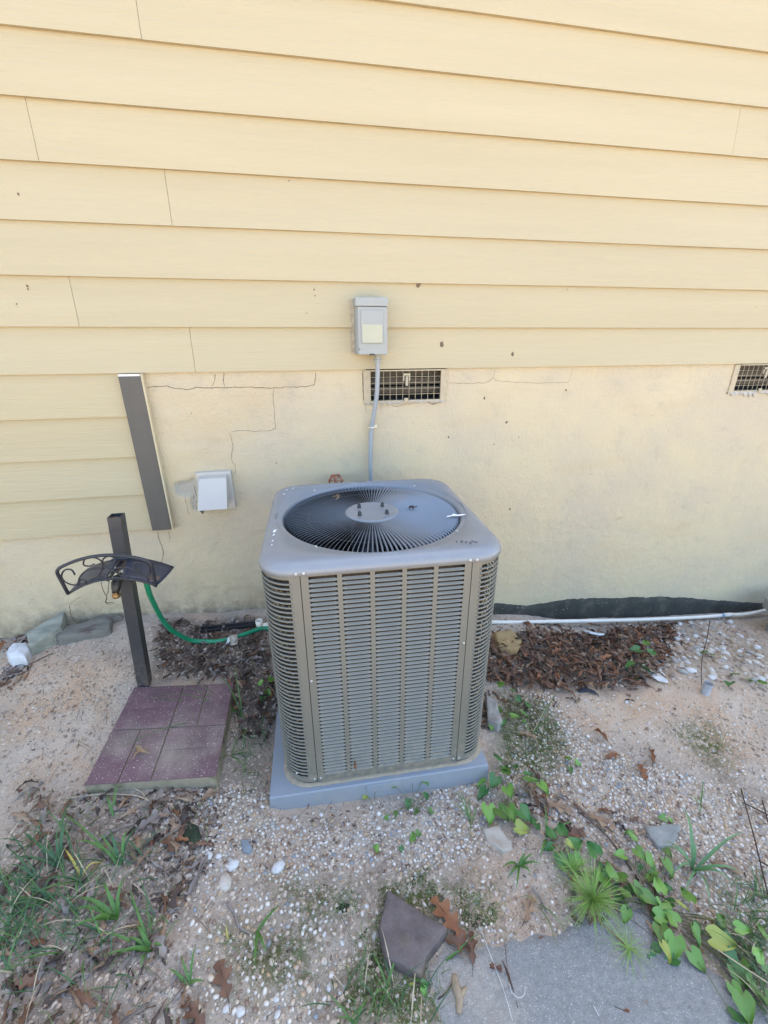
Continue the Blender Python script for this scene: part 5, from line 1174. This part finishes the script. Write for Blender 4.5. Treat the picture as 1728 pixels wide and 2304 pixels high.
tuft((-0.3713, -1.4185), [(-0.3664, -1.3496), (-0.4219, -1.3899), (-0.3323, -1.4267), (-0.4010, -1.3681)], 'four-bladed grass sprout beside the lower gravel', .0042, .02)
tuft((-0.2268, -1.3204), [(-0.1634, -1.2686), (-0.2226, -1.4002), (-0.1958, -1.3740)], 'three-bladed grass sprout alone in the gravel', .0062, .018)
tuft((-0.2948, -1.3394), [(-0.3039, -1.3080), (-0.2925, -1.3489)], 'tiny yellow-green blade left of the three-bladed sprout', .003, .01, mats=[M_grassy, M_grass])
tuft((-0.3345, -0.6147), [(-0.7388, -0.5214), (-0.6074, -0.4887), (-0.7888, -0.7555), (-0.6003, -0.4517), (-0.4316, -0.4616), (-0.3819, -0.3972), (-0.4715, -0.5654), (-0.6856, -0.5270)], 'long thin grass tuft arching over the paver from its right edge', .0022, .055)
tuft((-0.5149, -0.8588), [(-0.4011, -0.6399), (-0.4570, -0.6637), (-0.5297, -0.8227), (-0.4872, -0.7714)], 'thin grass tuft rooted at the paver front edge', .0024, .03)
tuft((-0.3588, -0.7842), [(-0.2487, -0.7729), (-0.2980, -0.7599), (-0.3859, -0.8178), (-0.2905, -0.8485), (-0.3346, -0.7094)], 'short green grass tuft between paver and pad', .003, .015)
tuft((0.5788, -1.2896), [(0.5204, -1.3221), (0.6365, -1.2744), (0.6463, -1.3076), (0.5336, -1.3547), (0.5201, -1.2913), (0.6014, -1.3248), (0.6081, -1.2690)], 'short bright grass tuft on the edge of bare sand', .0055, .02)
tuft((0.7061, -1.2305), [(0.7561, -1.1358), (0.8251, -1.2067), (0.6469, -1.2895)], 'three-bladed sprout right of the vine', .005, .02)
tuft((0.4778, -1.1333), [(0.4720, -1.0144), (0.4907, -1.0567), (0.5188, -1.0935), (0.4485, -1.0314), (0.4447, -1.1981), (0.4169, -1.0741)], 'fine grass tuft left of the heart-leaved vine', .0024, .03)
tuft((1.3239, -1.2271), [(1.4211, -1.1407), (1.2794, -1.2609), (1.3014, -1.1911)], 'thin upright grass sprout in the right gravel', .0026, .015)
tuft((0.8575, -0.8524), [(1.1049, -0.6648), (1.0256, -0.7231), (1.0073, -0.7914), (0.7983, -0.9066), (0.8543, -0.7593), (0.8431, -0.9337), (1.0212, -0.8391), (0.7740, -0.8366)], 'fine pale grass tuft in the moss patch right of the unit', .0018, .03, mats=[M_grass, M_straw])
tuft((0.1075, -1.4906), [(0.0755, -1.4145), (0.0755, -1.5406), (0.1664, -1.4136), (0.0675, -1.5083)], 'grass sprout in the dark moss below the flagstone', .003, .03)
tuft((0.2699, -1.4693), [(0.3807, -1.4314), (0.3240, -1.4595)], 'grass sprout crossing the path corner', .003, .015)
tuft((0.0215, -1.5339), [(-0.0504, -1.4691), (-0.0210, -1.5222), (0.0600, -1.4985)], 'thin grass sprout at the bottom edge near the flagstone', .003, .02)
tuft((0.5843, -1.3963), [(0.5280, -1.3802), (0.6206, -1.4770), (0.5747, -1.5071)], 'thin curving grass sprout over the tan oak leaf', .002, .03)
# long-bladed weed, right
tuft((1.1222, -1.4008), [(*(1.1958, -1.2618), .05), (*(1.3225, -1.3668), .05), (*(1.0620, -1.3370), .04), (*(1.0411, -1.3409), .02), (*(1.0136, -1.4633), .01), (*(1.0660, -1.5050), .01), (*(1.1818, -1.4706), .01), (*(1.0083, -1.4174), .01), (*(1.1335, -1.3638), .05), (*(1.2369, -1.4508), .02)],
     'large weed with long strap-like blades on the right gravel', .0062, .05, mat('weed_blue_green', (.10, .21, .085), rough=.5, var=.2, vscale=12), name='strap_weed', cat='weed')
# fine scattered grass
def fine_grass():
    rg = random.Random(77); V = []; F = []
    for P, n in ((P_moss[0], 90), (P_moss[1], 260), (P_moss[2], 500), (P_moss[3], 60), (P_moss[4], 60), (P_litterB[0], 260), (P_moss[5], 80), (P_moss[6], 80), ([(1.0909, -1.5525), (1.2437, -1.5388), (1.0235, -1.7185), (1.0269, -1.6845)], 260), ([(0.6671, -1.3550), (0.7994, -1.3419), (0.8162, -1.4622), (0.6755, -1.4569)], 160), ([(1.1361, -1.4518), (1.3602, -1.4435), (1.2260, -1.5546), (1.1304, -1.5172)], 120), ([(-0.3020, -0.7066), (-0.2357, -0.6983), (-0.2250, -0.9112), (-0.3464, -0.8872)], 60)):
        for (x, y) in sample(P, n, rg):
            l = rg.uniform(.012, .045); a = rg.uniform(0, 6.3); v, f = blade_mesh((0, 0, 0), (l*math.cos(a), l*math.sin(a), rg.uniform(.0, .5)*l), l*.3, rg.uniform(.0004, .0010), n=4)
            o = len(V); z = gz(x, y); V += [(q[0]+x, q[1]+y, q[2]+z) for q in v]; F += [tuple(i+o for i in q) for q in f]
    me = bpy.data.meshes.new('grass'); me.from_pydata(V, [], F); me.materials.append(mat('fine_grass_green', (.10, .155, .045), rough=.6, var=.3, vscale=6)); tag(put('grass', me), kind='stuff')
    V = []; F = []
    for P, n in ((P_litterB[0], 170), (P_l4[2], 40), (P_l4[0], 40), (P_litterL[0], 60), (P_moss[2], 60), ([(-1.5375, -0.0006), (-0.8594, -0.2074), (-0.8311, -0.8205), (-1.1013, -0.8315)], 70), (P_gravB, 160)):
        for (x, y) in sample(P, n, rg):
            l = rg.uniform(.02, .09); a = rg.uniform(0, 6.3); v, f = blade_mesh((0, 0, 0), (l*math.cos(a), l*math.sin(a), rg.uniform(-.02, .1)*l), l*.08, rg.uniform(.0005, .0012), n=4)
            o = len(V); z = gz(x, y)+.003; V += [(q[0]+x, q[1]+y, q[2]+z) for q in v]; F += [tuple(i+o for i in q) for q in f]
    me = bpy.data.meshes.new('straw_bits'); me.from_pydata(V, [], F); me.materials.append(mat('brown_straw', (.16, .115, .08), rough=.8, var=.4, vscale=5)); tag(put('straw_bits', me), kind='stuff')
fine_grass()
# wispy grass trailing through the lower left litter
def wispy():
    rg = random.Random(41); V = []; F = []; MI = []
    for P, n in (([(-1.0144, -0.9886), (-0.8788, -0.9615), (-0.5681, -1.0734), (-0.4485, -1.2070), (-0.4329, -1.3642), (-0.4707, -1.4142), (-0.7972, -1.3807)], 115), ([(-0.9547, -1.0962), (-0.7115, -1.1201), (-0.5734, -1.3091), (-0.8242, -1.3305)], 135), ([(-0.3453, -0.5933), (-0.2403, -0.5825), (-0.2091, -0.9259), (-0.3686, -0.9373)], 30), ([(-0.0368, -1.4395), (0.2110, -1.5018), (0.2144, -1.5686), (-0.0425, -1.5218)], 26), ([(1.1502, -1.4991), (1.3126, -1.4829), (1.0235, -1.7185)], 70)):
        for (x, y) in sample(P, n, rg):
            l = rg.uniform(.03, .11); a = rg.gauss(2.6, 1.1) if rg.random() < .6 else rg.uniform(0, 6.3); v, f = blade_mesh((0, 0, 0), (l*math.cos(a), l*math.sin(a), rg.uniform(.0, .45)*l), l*.28, rg.uniform(.0009, .0024), n=6)
            o = len(V); z = gz(x, y); V += [(q[0]+x, q[1]+y, q[2]+z) for q in v]; F += [tuple(i+o for i in q) for q in f]; MI += [rg.choices((0, 1, 2), (6, 2, 1))[0]]*len(f)
    me = bpy.data.meshes.new('grass'); me.from_pydata(V, [], F)
    for m in (M_grassd, M_grass, M_straw): me.materials.append(m)
    me.polygons.foreach_set('material_index', MI); me.update(); tag(put('grass', me), kind='stuff')
wispy()
# moss crumbs
def moss():
    rg = random.Random(3); V = []; F = []
    for P, n in zip(P_moss, (1500, 3200, 3600, 800, 300, 90, 300)):
        for (x, y) in sample(P, n, rg):
            if fbm(x*16, y*16, 4, 3) < -.05: continue
            r = rg.uniform(.0012, .0034); z = gz(x, y); o = len(V)
            for (a, b, c) in ((1, 0, 0), (0, 1, 0), (-1, 0, 0), (0, -1, 0), (0, 0, 1)): V.append((x+a*r*rg.uniform(.6, 1.2), y+b*r*rg.uniform(.6, 1.2), z+c*r*1.1))
            F += [(o, o+1, o+4), (o+1, o+2, o+4), (o+2, o+3, o+4), (o+3, o, o+4)]
    me = bpy.data.meshes.new('moss'); me.from_pydata(V, [], F); me.materials.append(mat('moss_green', (.13, .14, .04), rough=1, var=.4, vscale=8, col2=(.06, .065, .03), c2scale=7)); tag(put('moss', me), kind='stuff')
moss()
# heart-leaved vines
def heart(L_=1.0, n=9):
    v = []; f = []
    for i in range(n+1):
        t = i/n; w_ = .53*max(0, 1-t**1.7)**.85*(.86+.9*t*max(0, .35-t)*3)+.002
        for s_ in (-1, -.75, -.45, 0, .45, .75, 1):
            a_ = abs(s_); back = (-.30*math.sin(PI*min(1, a_*.92))+.10*a_)*(1-t)**2.2
            v.append(((t*.92+back+.0)*L_, s_*w_*L_, .16*L_*a_-.18*L_*t*t+.03*L_*math.sin(5*t+3*s_)))
    for i in range(n):
        for k in range(6): a = i*7+k; f.append((a, a+7, a+8, a+1))
    return v, f
hv_, hf_ = heart(); HM = []
for m in (M_vine, M_vined, M_viney): HM.append(MB().add(hv_, hf_).mesh('leaf', m, True))
def vine(name, label, root, leaves, mi=0, cat='vine', stems=True, group=None):
    """leaves: (xy, size, heading deg, height, material or None)"""
    t = thing(name, label, cat, og(root), group=group); B = Vector(og(root))
    for q in leaves:
        (x, y), s_, hd_, h = q[:4]; m = q[4] if len(q) > 4 else mi; z = gz(x, y)+h
        put('leaf', HM[m], t, loc=Vector((x, y, z))-B, rot=(R.uniform(-.55, .55), R.uniform(-.2, .6), math.radians(hd_+R.uniform(-25, 25))), scale=(s_, s_*R.uniform(.8, 1.05), s_))
        if stems:
            e = Vector((x, y, z))-B; a = Vector((R.uniform(-.01, .01), R.uniform(-.01, .01), 0)); a = e*.35 if e.length > .12 else a; a.z = gz(*(B+a).xy)-B.z+.004
            MB().tube([a, a.lerp(e, .5)+Vector((0, 0, .012)), e], .0010, 5).build('stem', M_stem, t)
    return t
vine('seedling', 'small vine seedling growing at the middle of the pad front', (0.1536, -1.0040), [((0.1311, -0.9911), .022, 200, .02, 2), ((0.1680, -0.9676), .020, 90, .04, 0)], 0, 'seedling')
vine('seedling', 'cluster of vine seedlings at the front right of the pad', (0.2907, -1.0529), [((0.2350, -0.9936), .026, 100, .045, 0), ((0.3045, -0.9720), .024, 80, .05, 0), ((0.3425, -0.9851), .030, -60, .045, 0), ((0.2759, -1.0330), .034, -90, .02, 1), ((0.3390, -1.0279), .028, 20, .02, 1), ((0.3416, -1.0767), .030, -60, .012, 0), ((0.2238, -1.0609), .022, -90, .012), ((0.1874, -1.0669), .02, -90, .01), ((0.3028, -1.0693), .022, -120, .01)], 0, 'seedling')
vine('seedling', 'three tiny seedlings in a row on the gravel below the pad', (0.2163, -1.1653), [((0.1367, -1.1502), .028, -100, .006), ((0.2166, -1.1707), .024, -80, .006, 1), ((0.2629, -1.1607), .030, 60, .012), ((0.2771, -1.1418), .024, -10, .015)], 0, 'seedling', stems=False)
vine('heart_leaf_vine', 'heart-leaved green vine spreading at the right corner of the pad', (0.6284, -1.0973),
     [((0.6525, -0.9611), .042, 100, .05, 1), ((0.6526, -1.0012), .040, -30, .05, 1), ((0.6112, -1.0287), .050, -160, .05, 1), ((0.6547, -1.0241), .048, 40, .055, 0), ((0.5661, -1.0510), .050, 200, .03, 1), ((0.6367, -1.0731), .048, -80, .05, 0),
      ((0.7207, -1.0717), .052, 20, .06, 0), ((0.7569, -1.0873), .050, -60, .06, 0), ((0.5448, -1.1126), .062, -110, .03, 0), ((0.5800, -1.1277), .056, -90, .03, 0), ((0.6141, -1.1342), .056, -80, .035, 0), ((0.6523, -1.1459), .054, -60, .03, 1), ((0.6178, -1.1876), .058, -40, .02, 2),
      ((0.6799, -1.1956), .050, 60, .02, 1), ((0.5752, -1.0206), .040, 170, .03, 0), ((0.7130, -0.9906), .030, 30, .03, 1), ((0.7377, -1.0221), .030, 10, .03, 1)])
vine('heart_leaf_vine', 'dark small-leaved vine clump left of the pine seedling', (0.7265, -1.2837), [((0.7167, -1.2461), .040, 120, .03, 1), ((0.7513, -1.2483), .042, 60, .04, 1), ((0.7457, -1.2783), .030, -60, .05, 2), ((0.7698, -1.2786), .045, 20, .03, 1), ((0.7121, -1.2941), .045, -120, .02, 1), ((0.7357, -1.3064), .045, -60, .02, 1), ((0.7049, -1.2663), .035, 180, .02, 1), ((0.7617, -1.3035), .04, -30, .02, 0)])
lf = []
rv = random.Random(9)
for (u, s_, hd_, m) in [((0.8326, -1.3170), .062, 100, 1), ((0.9203, -1.3311), .050, 150, 0), ((0.9559, -1.3379), .052, -70, 0), ((0.9883, -1.2962), .045, 90, 0), ((0.9748, -1.3546), .055, -60, 0), ((1.0347, -1.3712), .065, -80, 0), ((0.7966, -1.3897), .070, 0, 0), ((0.8264, -1.3904), .06, 60, 0), ((0.8669, -1.3980), .055, 140, 0), ((0.8816, -1.4184), .065, -60, 0), ((0.8892, -1.4470), .060, -60, 0),
                        ((0.8377, -1.4445), .045, 110, 0), ((0.8195, -1.4677), .050, -120, 0), ((0.9547, -1.4422), .060, 60, 0), ((0.9411, -1.4667), .065, -100, 0), ((0.9764, -1.4855), .040, -30, 2), ((1.0191, -1.4815), .062, 60, 0), ((0.8957, -1.4917), .060, -30, 0), ((0.8886, -1.5163), .065, -120, 0), ((0.9422, -1.5148), .050, 100, 0), ((0.9049, -1.5472), .070, -130, 0), ((0.9751, -1.5351), .060, -80, 0), ((0.9323, -1.5774), .062, -50, 0),
                        ((0.8555, -1.5538), .055, -80, 2), ((1.0123, -1.5631), .085, -20, 2), ((1.0614, -1.5374), .050, 40, 0), ((1.0891, -1.5615), .050, 0, 0), ((1.0274, -1.5978), .060, -60, 1), ((1.0154, -1.6222), .065, -80, 0), ((1.0906, -1.6188), .050, 20, 0), ((1.0292, -1.6596), .070, -60, 0), ((1.0436, -1.6877), .070, -90, 0), ((1.1487, -1.5821), .045, 60, 0), ((0.9472, -1.4058), .045, 30, 0), ((0.9807, -1.3944), .035, 150, 0), ((0.9824, -1.6760), .07, -120, 0), ((1.1004, -1.6471), .05, 0, 0)]:
    lf.append((u, s_*.76, hd_, rv.uniform(.02, .05), m))
    lf.append(((u[0]+rv.uniform(-.045, .045), u[1]+rv.uniform(-.04, .04)), s_*rv.uniform(.4, .68), hd_+rv.uniform(-90, 90), rv.uniform(.004, .025), rv.choice((0, 1, 1))))
vine('heart_leaf_vine', 'large bright heart-leaved vine running along the path edge at lower right', (0.9380, -1.4612), lf)
vine('heart_leaf_vine', 'small vine climbing out of the leaves right beside the unit', (0.8469, -0.7320), [((0.8353, -0.6089), .036, 130, .05, 0), ((0.8668, -0.6470), .034, 20, .05, 1), ((0.8691, -0.6871), .032, -60, .05, 1), ((0.7765, -0.7217), .034, 200, .03, 0), ((0.7599, -0.7798), .036, -100, .03, 1), ((0.8096, -0.7637), .036, 0, .03, 0), ((0.8581, -0.7600), .036, -20, .04, 0), ((0.9004, -0.7323), .034, 60, .04, 1), ((0.7015, -0.7910), .026, -120, .02, 0), ((0.8535, -0.7818), .02, -90, .02, 0)])
vine('seedling', 'broad-leaved seedling standing in the brown leaf litter', (1.5325, -0.6617), [((1.7233, -0.4738), .050, 60, .09, 0), ((1.6403, -0.5159), .055, 180, .08, 1), ((1.6785, -0.5503), .050, 0, .07, 1), ((1.5394, -0.5999), .055, 200, .05, 1), ((1.5788, -0.6285), .050, -40, .04, 1), ((1.5153, -0.6584), .045, -90, .02, 1)], 1, 'seedling')
vine('seedling', 'tiny bright seedling touching the left side of the unit', (-0.2432, -0.4928), [((-0.2584, -0.4876), .030, 160, .04, 0), ((-0.2288, -0.4791), .032, 40, .05, 0), ((-0.2370, -0.5147), .030, -60, .03, 0), ((-0.2530, -0.5340), .030, -110, .015, 1)], 0, 'seedling')
vine('seedling', 'pale two-leaved seedling right of the pad on the gravel', (0.9484, -1.0025), [((0.9438, -0.9883), .028, 120, .02, 0), ((0.9649, -1.0008), .028, -30, .02, 0), ((0.9357, -1.0134), .024, -90, .01, 0)], 0, 'seedling')
vine('seedling', 'seedling pair among the stones at the far right', (1.9600, -0.7544), [((2.0094, -0.7332), .05, 60, .03, 0), ((1.9358, -0.7721), .05, 200, .03, 1), ((2.0619, -0.7569), .045, 10, .02, 0), ((2.0777, -0.5510), .04, 60, .02, 0), ((2.1156, -0.7912), .045, 60, .02, 0), ((2.0834, -0.5213), .04, 160, .02, 1)], 0, 'seedling', stems=False)
vine('seedling', 'little round-leaved clover sprig under the flagstone', (0.1929, -1.5026), [((0.1873, -1.4925), .020, 90, .01, 0), ((0.1995, -1.5004), .022, 0, .01, 1), ((0.1997, -1.5081), .020, -60, .01, 0), ((0.1761, -1.4990), .016, 180, .01, 2)], 0, 'seedling', stems=False)
vine('seedling', 'tiny seedling beside the flat grey stone at right', (1.1525, -1.2547), [((1.1451, -1.2521), .028, 150, .015, 0), ((1.1583, -1.2603), .022, -20, .01, 0)], 0, 'seedling', stems=False)
# pine seedling
pn = thing('pine_seedling', 'bright green pine seedling with long needles beside the path', 'pine seedling', og((0.7165, -1.4433)))
def needles(c, n, l, lo, hi, seed):
    rg = random.Random(seed); V = []; F = []
    for k in range(n):
        a = rg.uniform(0, 6.3); e = rg.uniform(lo, hi); L_ = l*rg.uniform(.6, 1.1); d = Vector((math.cos(a)*math.cos(e), math.sin(a)*math.cos(e), math.sin(e)))
        s_ = Vector((c[0]+rg.uniform(-.004, .004), c[1]+rg.uniform(-.004, .004), c[2]+rg.uniform(-.02, .01))); v, f = blade_mesh(s_, s_+d*L_+Vector((0, 0, -.12*L_)), .01, .0008, 5); o = len(V); V += v; F += [tuple(i+o for i in q) for q in f]
    o = MB().add(V, F).build('needles', mat('pine_needle_green', (.20, .33, .07), rough=.5, var=.2, vscale=12), pn); o['kind'] = 'stuff'; return o
needles((0, 0, .075), 210, .105, -.25, 1.25, 1); needles((.01, .10, .03), 60, .085, .0, 1.3, 2); needles((.055, -.095, .02), 45, .075, -.2, .7, 3)
MB().tube([(0, 0, -.01), (0.004, 0, .04), (0, 0, .075)], .0022, 6).build('stem', LM[0], pn); MB().tube([(0, 0, .01), (.03, -.05, .02), (.055, -.095, .02)], .0018, 6).build('stem', LM[0], pn); MB().tube([(0, 0, .01), (.005, .05, .02), (.01, .10, .03)], .0018, 6).build('stem', LM[0], pn)

# ---------------------------------------------------------------- litter odds and ends
sp_ = thing('pipe_stub', 'short grey pipe stub sticking out of the clay with a thin twig', 'pipe stub', og((1.7864, -0.7865)))
MB().lathe([(.019, -.03), (.019, .062), (.0165, .060), (.0155, .0)], 14, Matrix.Rotation(.06, 4, 'Y'), cap=False).build('stub', mat('weathered_grey_pvc', (.36, .34, .33), rough=.6, var=.25, vscale=30, bump=.001, bscale=80), sp_, smooth=True)
tw2 = thing('bare_twig', 'thin bare dark twig rising in front of the stone bed', 'twig')
MB().tube(seg_smooth([og((1.8092, -0.7456), .0), (1.8214, -0.7200, -1.3985), (1.7905, -0.7200, -1.2855), (1.7814, -0.7200, -1.1806), (1.7634, -0.7200, -1.0663)], 4), .0016, 6).build('twig_stem', M_wire, tw2)
wf = thing('wire_mesh_scrap', 'rusty wire rods crossing at the right edge over the gravel', 'wire')
for a, b in ((((1.5184, -1.2075)), ((1.2437, -1.5388))), (((1.5506, -1.2616)), ((1.3840, -1.4480))), (((1.4762, -1.2514)), ((1.5338, -1.3511))), (((1.3419, -1.4193)), ((1.3737, -1.4768)))):
    A, B_ = Vector(og(a, .02)), Vector(og(b, .03)); MB().tube([A, A.lerp(B_, .5)+Vector((0, 0, .006)), B_], .0022, 6).build('wire_rod', M_wire, wf)
for (pts_, w_, lb) in (([(1.5820, -0.1618), (1.6110, -0.1858), (1.6554, -0.2083), (1.6842, -0.2181)], .012, 'pale plastic sliver lying on the brown litter'),):
    P = [Vector(og(p, .035)) for p in pts_]; tag(sheet('plastic_sliver', [((p.x, p.y-w_*k, p.z), (p.x, p.y+w_*k, p.z+.004)) for p, k in zip(P, (.3, .9, 1, .3))], M_foil, None, .002), lb, 'litter')
P = [Vector(og(p, .012)) for p in ((1.5932, -0.6442), (1.6074, -0.6679), (1.6393, -0.6836), (1.6479, -0.7077))]
tag(sheet('foil_scrap', [((p.x, p.y-.03*k, p.z), (p.x, p.y+.02*k, p.z+.012)) for p, k in zip(P, (.5, 1, 1, .2))], mat('crumpled_foil', (.55, .52, .48), rough=.35, metal=.2, var=.2, vscale=40), None, .001), 'crumpled pale foil scrap beside the broad-leaved seedling', 'litter')
P = [Vector(og(p, .010)) for p in ((0.9376, -1.2331), (0.9583, -1.2243), (0.9792, -1.2155))]
tag(sheet('plastic_scrap', [((p.x-.004, p.y-.004, p.z), (p.x+.006, p.y+.004, p.z)) for p in P], M_foil, None, .001), 'white torn plastic scrap among the brown leaves', 'litter')
P = [Vector(og(p, .008)) for p in ((1.1827, -0.6867), (1.2294, -0.6853), (1.2608, -0.7149), (1.2580, -0.7315))]
tag(sheet('cloth_scrap', [((p.x, p.y-.014*k, p.z), (p.x, p.y+.014*k, p.z)) for p, k in zip(P, (.5, 1, 1, .3))], mat('dark_cloth', (.03, .035, .05), rough=.9), None, .003), 'dark blue cloth scrap below the leaf litter', 'litter')
def twig(label, pts, r=.002, m=LM[1], dz=.006, name='twig', cat='twig', group=None):
    tag(MB().tube(seg_smooth([og(p, dz) for p in pts], 4), r, 6).build(name, m, smooth=True), label, cat, group)
twig('pale dry straw stem lying across the litter below the paver', [(-0.8789, -0.8738), (-0.7786, -0.8833), (-0.6592, -0.9055), (-0.6017, -0.9343)], .0022, M_straw)
twig('bent pale straw stem under the paver front edge', [(-0.6757, -0.8758), (-0.6367, -0.8974), (-0.6002, -0.9385)], .0022, M_straw)
twig('dark grey twig right of the tan oak leaf', [(0.5876, -1.3535), (0.5980, -1.3768), (0.5998, -1.3993), (0.5988, -1.4209)], .0028, LM[4])
twig('thin dark twig crossing from the clod to the litter', [(-0.5965, -1.1016), (-0.5669, -1.0788), (-0.5329, -1.0644)], .0018, LM[1])
twig('white nylon thread running down the grey path', [(0.3913, -1.4147), (0.3957, -1.4731), (0.4013, -1.5444), (0.4002, -1.6020)], .0005, M_white, .010, 'thread', 'thread')
twig('short pale thread lying on the path at the right', [(0.6111, -1.6158), (0.6132, -1.6343)], .0006, M_white, .010, 'thread', 'thread')
twig('curled white thread loop on the grey path', [(0.4219, -1.5406), (0.4199, -1.5564), (0.4324, -1.5689), (0.4493, -1.5662), (0.4597, -1.5516)], .0005, M_white, .010, 'thread', 'thread')
twig('dark twig on the gravel at lower centre left', [(-0.3092, -1.2552), (-0.2877, -1.2807), (-0.2702, -1.3121), (-0.2466, -1.3258)], .0030, LM[4])
twig('dark curved twig between the mossy rock and the path', [(0.2313, -1.5332), (0.2575, -1.5255), (0.2781, -1.5102)], .002, LM[1])
twig('brown root-like twig at the left beside the long stone', [(-1.3565, -0.3338), (-1.2944, -0.2452), (-1.2090, -0.1896)], .002, LM[1])
twig('long dark twig over the right leaf patch', [(0.8660, -1.1710), (0.9116, -1.2545), (0.9235, -1.3264), (0.9245, -1.3657)], .0022, LM[1])
twig('straw stem between the strap weed and the vine', [(0.8314, -1.4531), (0.9405, -1.4045), (1.0386, -1.3849)], .0014, M_straw)
twig('long dry stem trailing over the vine at the right edge', [(0.9916, -1.5910), (1.0307, -1.6339), (1.0709, -1.6802)], .0016, M_straw, .05)
twig('pale curled dry stem looping on the paver', [(-0.3785, -0.6059), (-0.4987, -0.6094), (-0.5395, -0.6601), (-0.4993, -0.7033), (-0.4067, -0.6608)], .0012, M_straw, .035)
twig('thin white dry stalk right of the paver', [(-0.4011, -0.7638), (-0.3664, -0.6907), (-0.3009, -0.7212)], .0014, M_straw, .012)
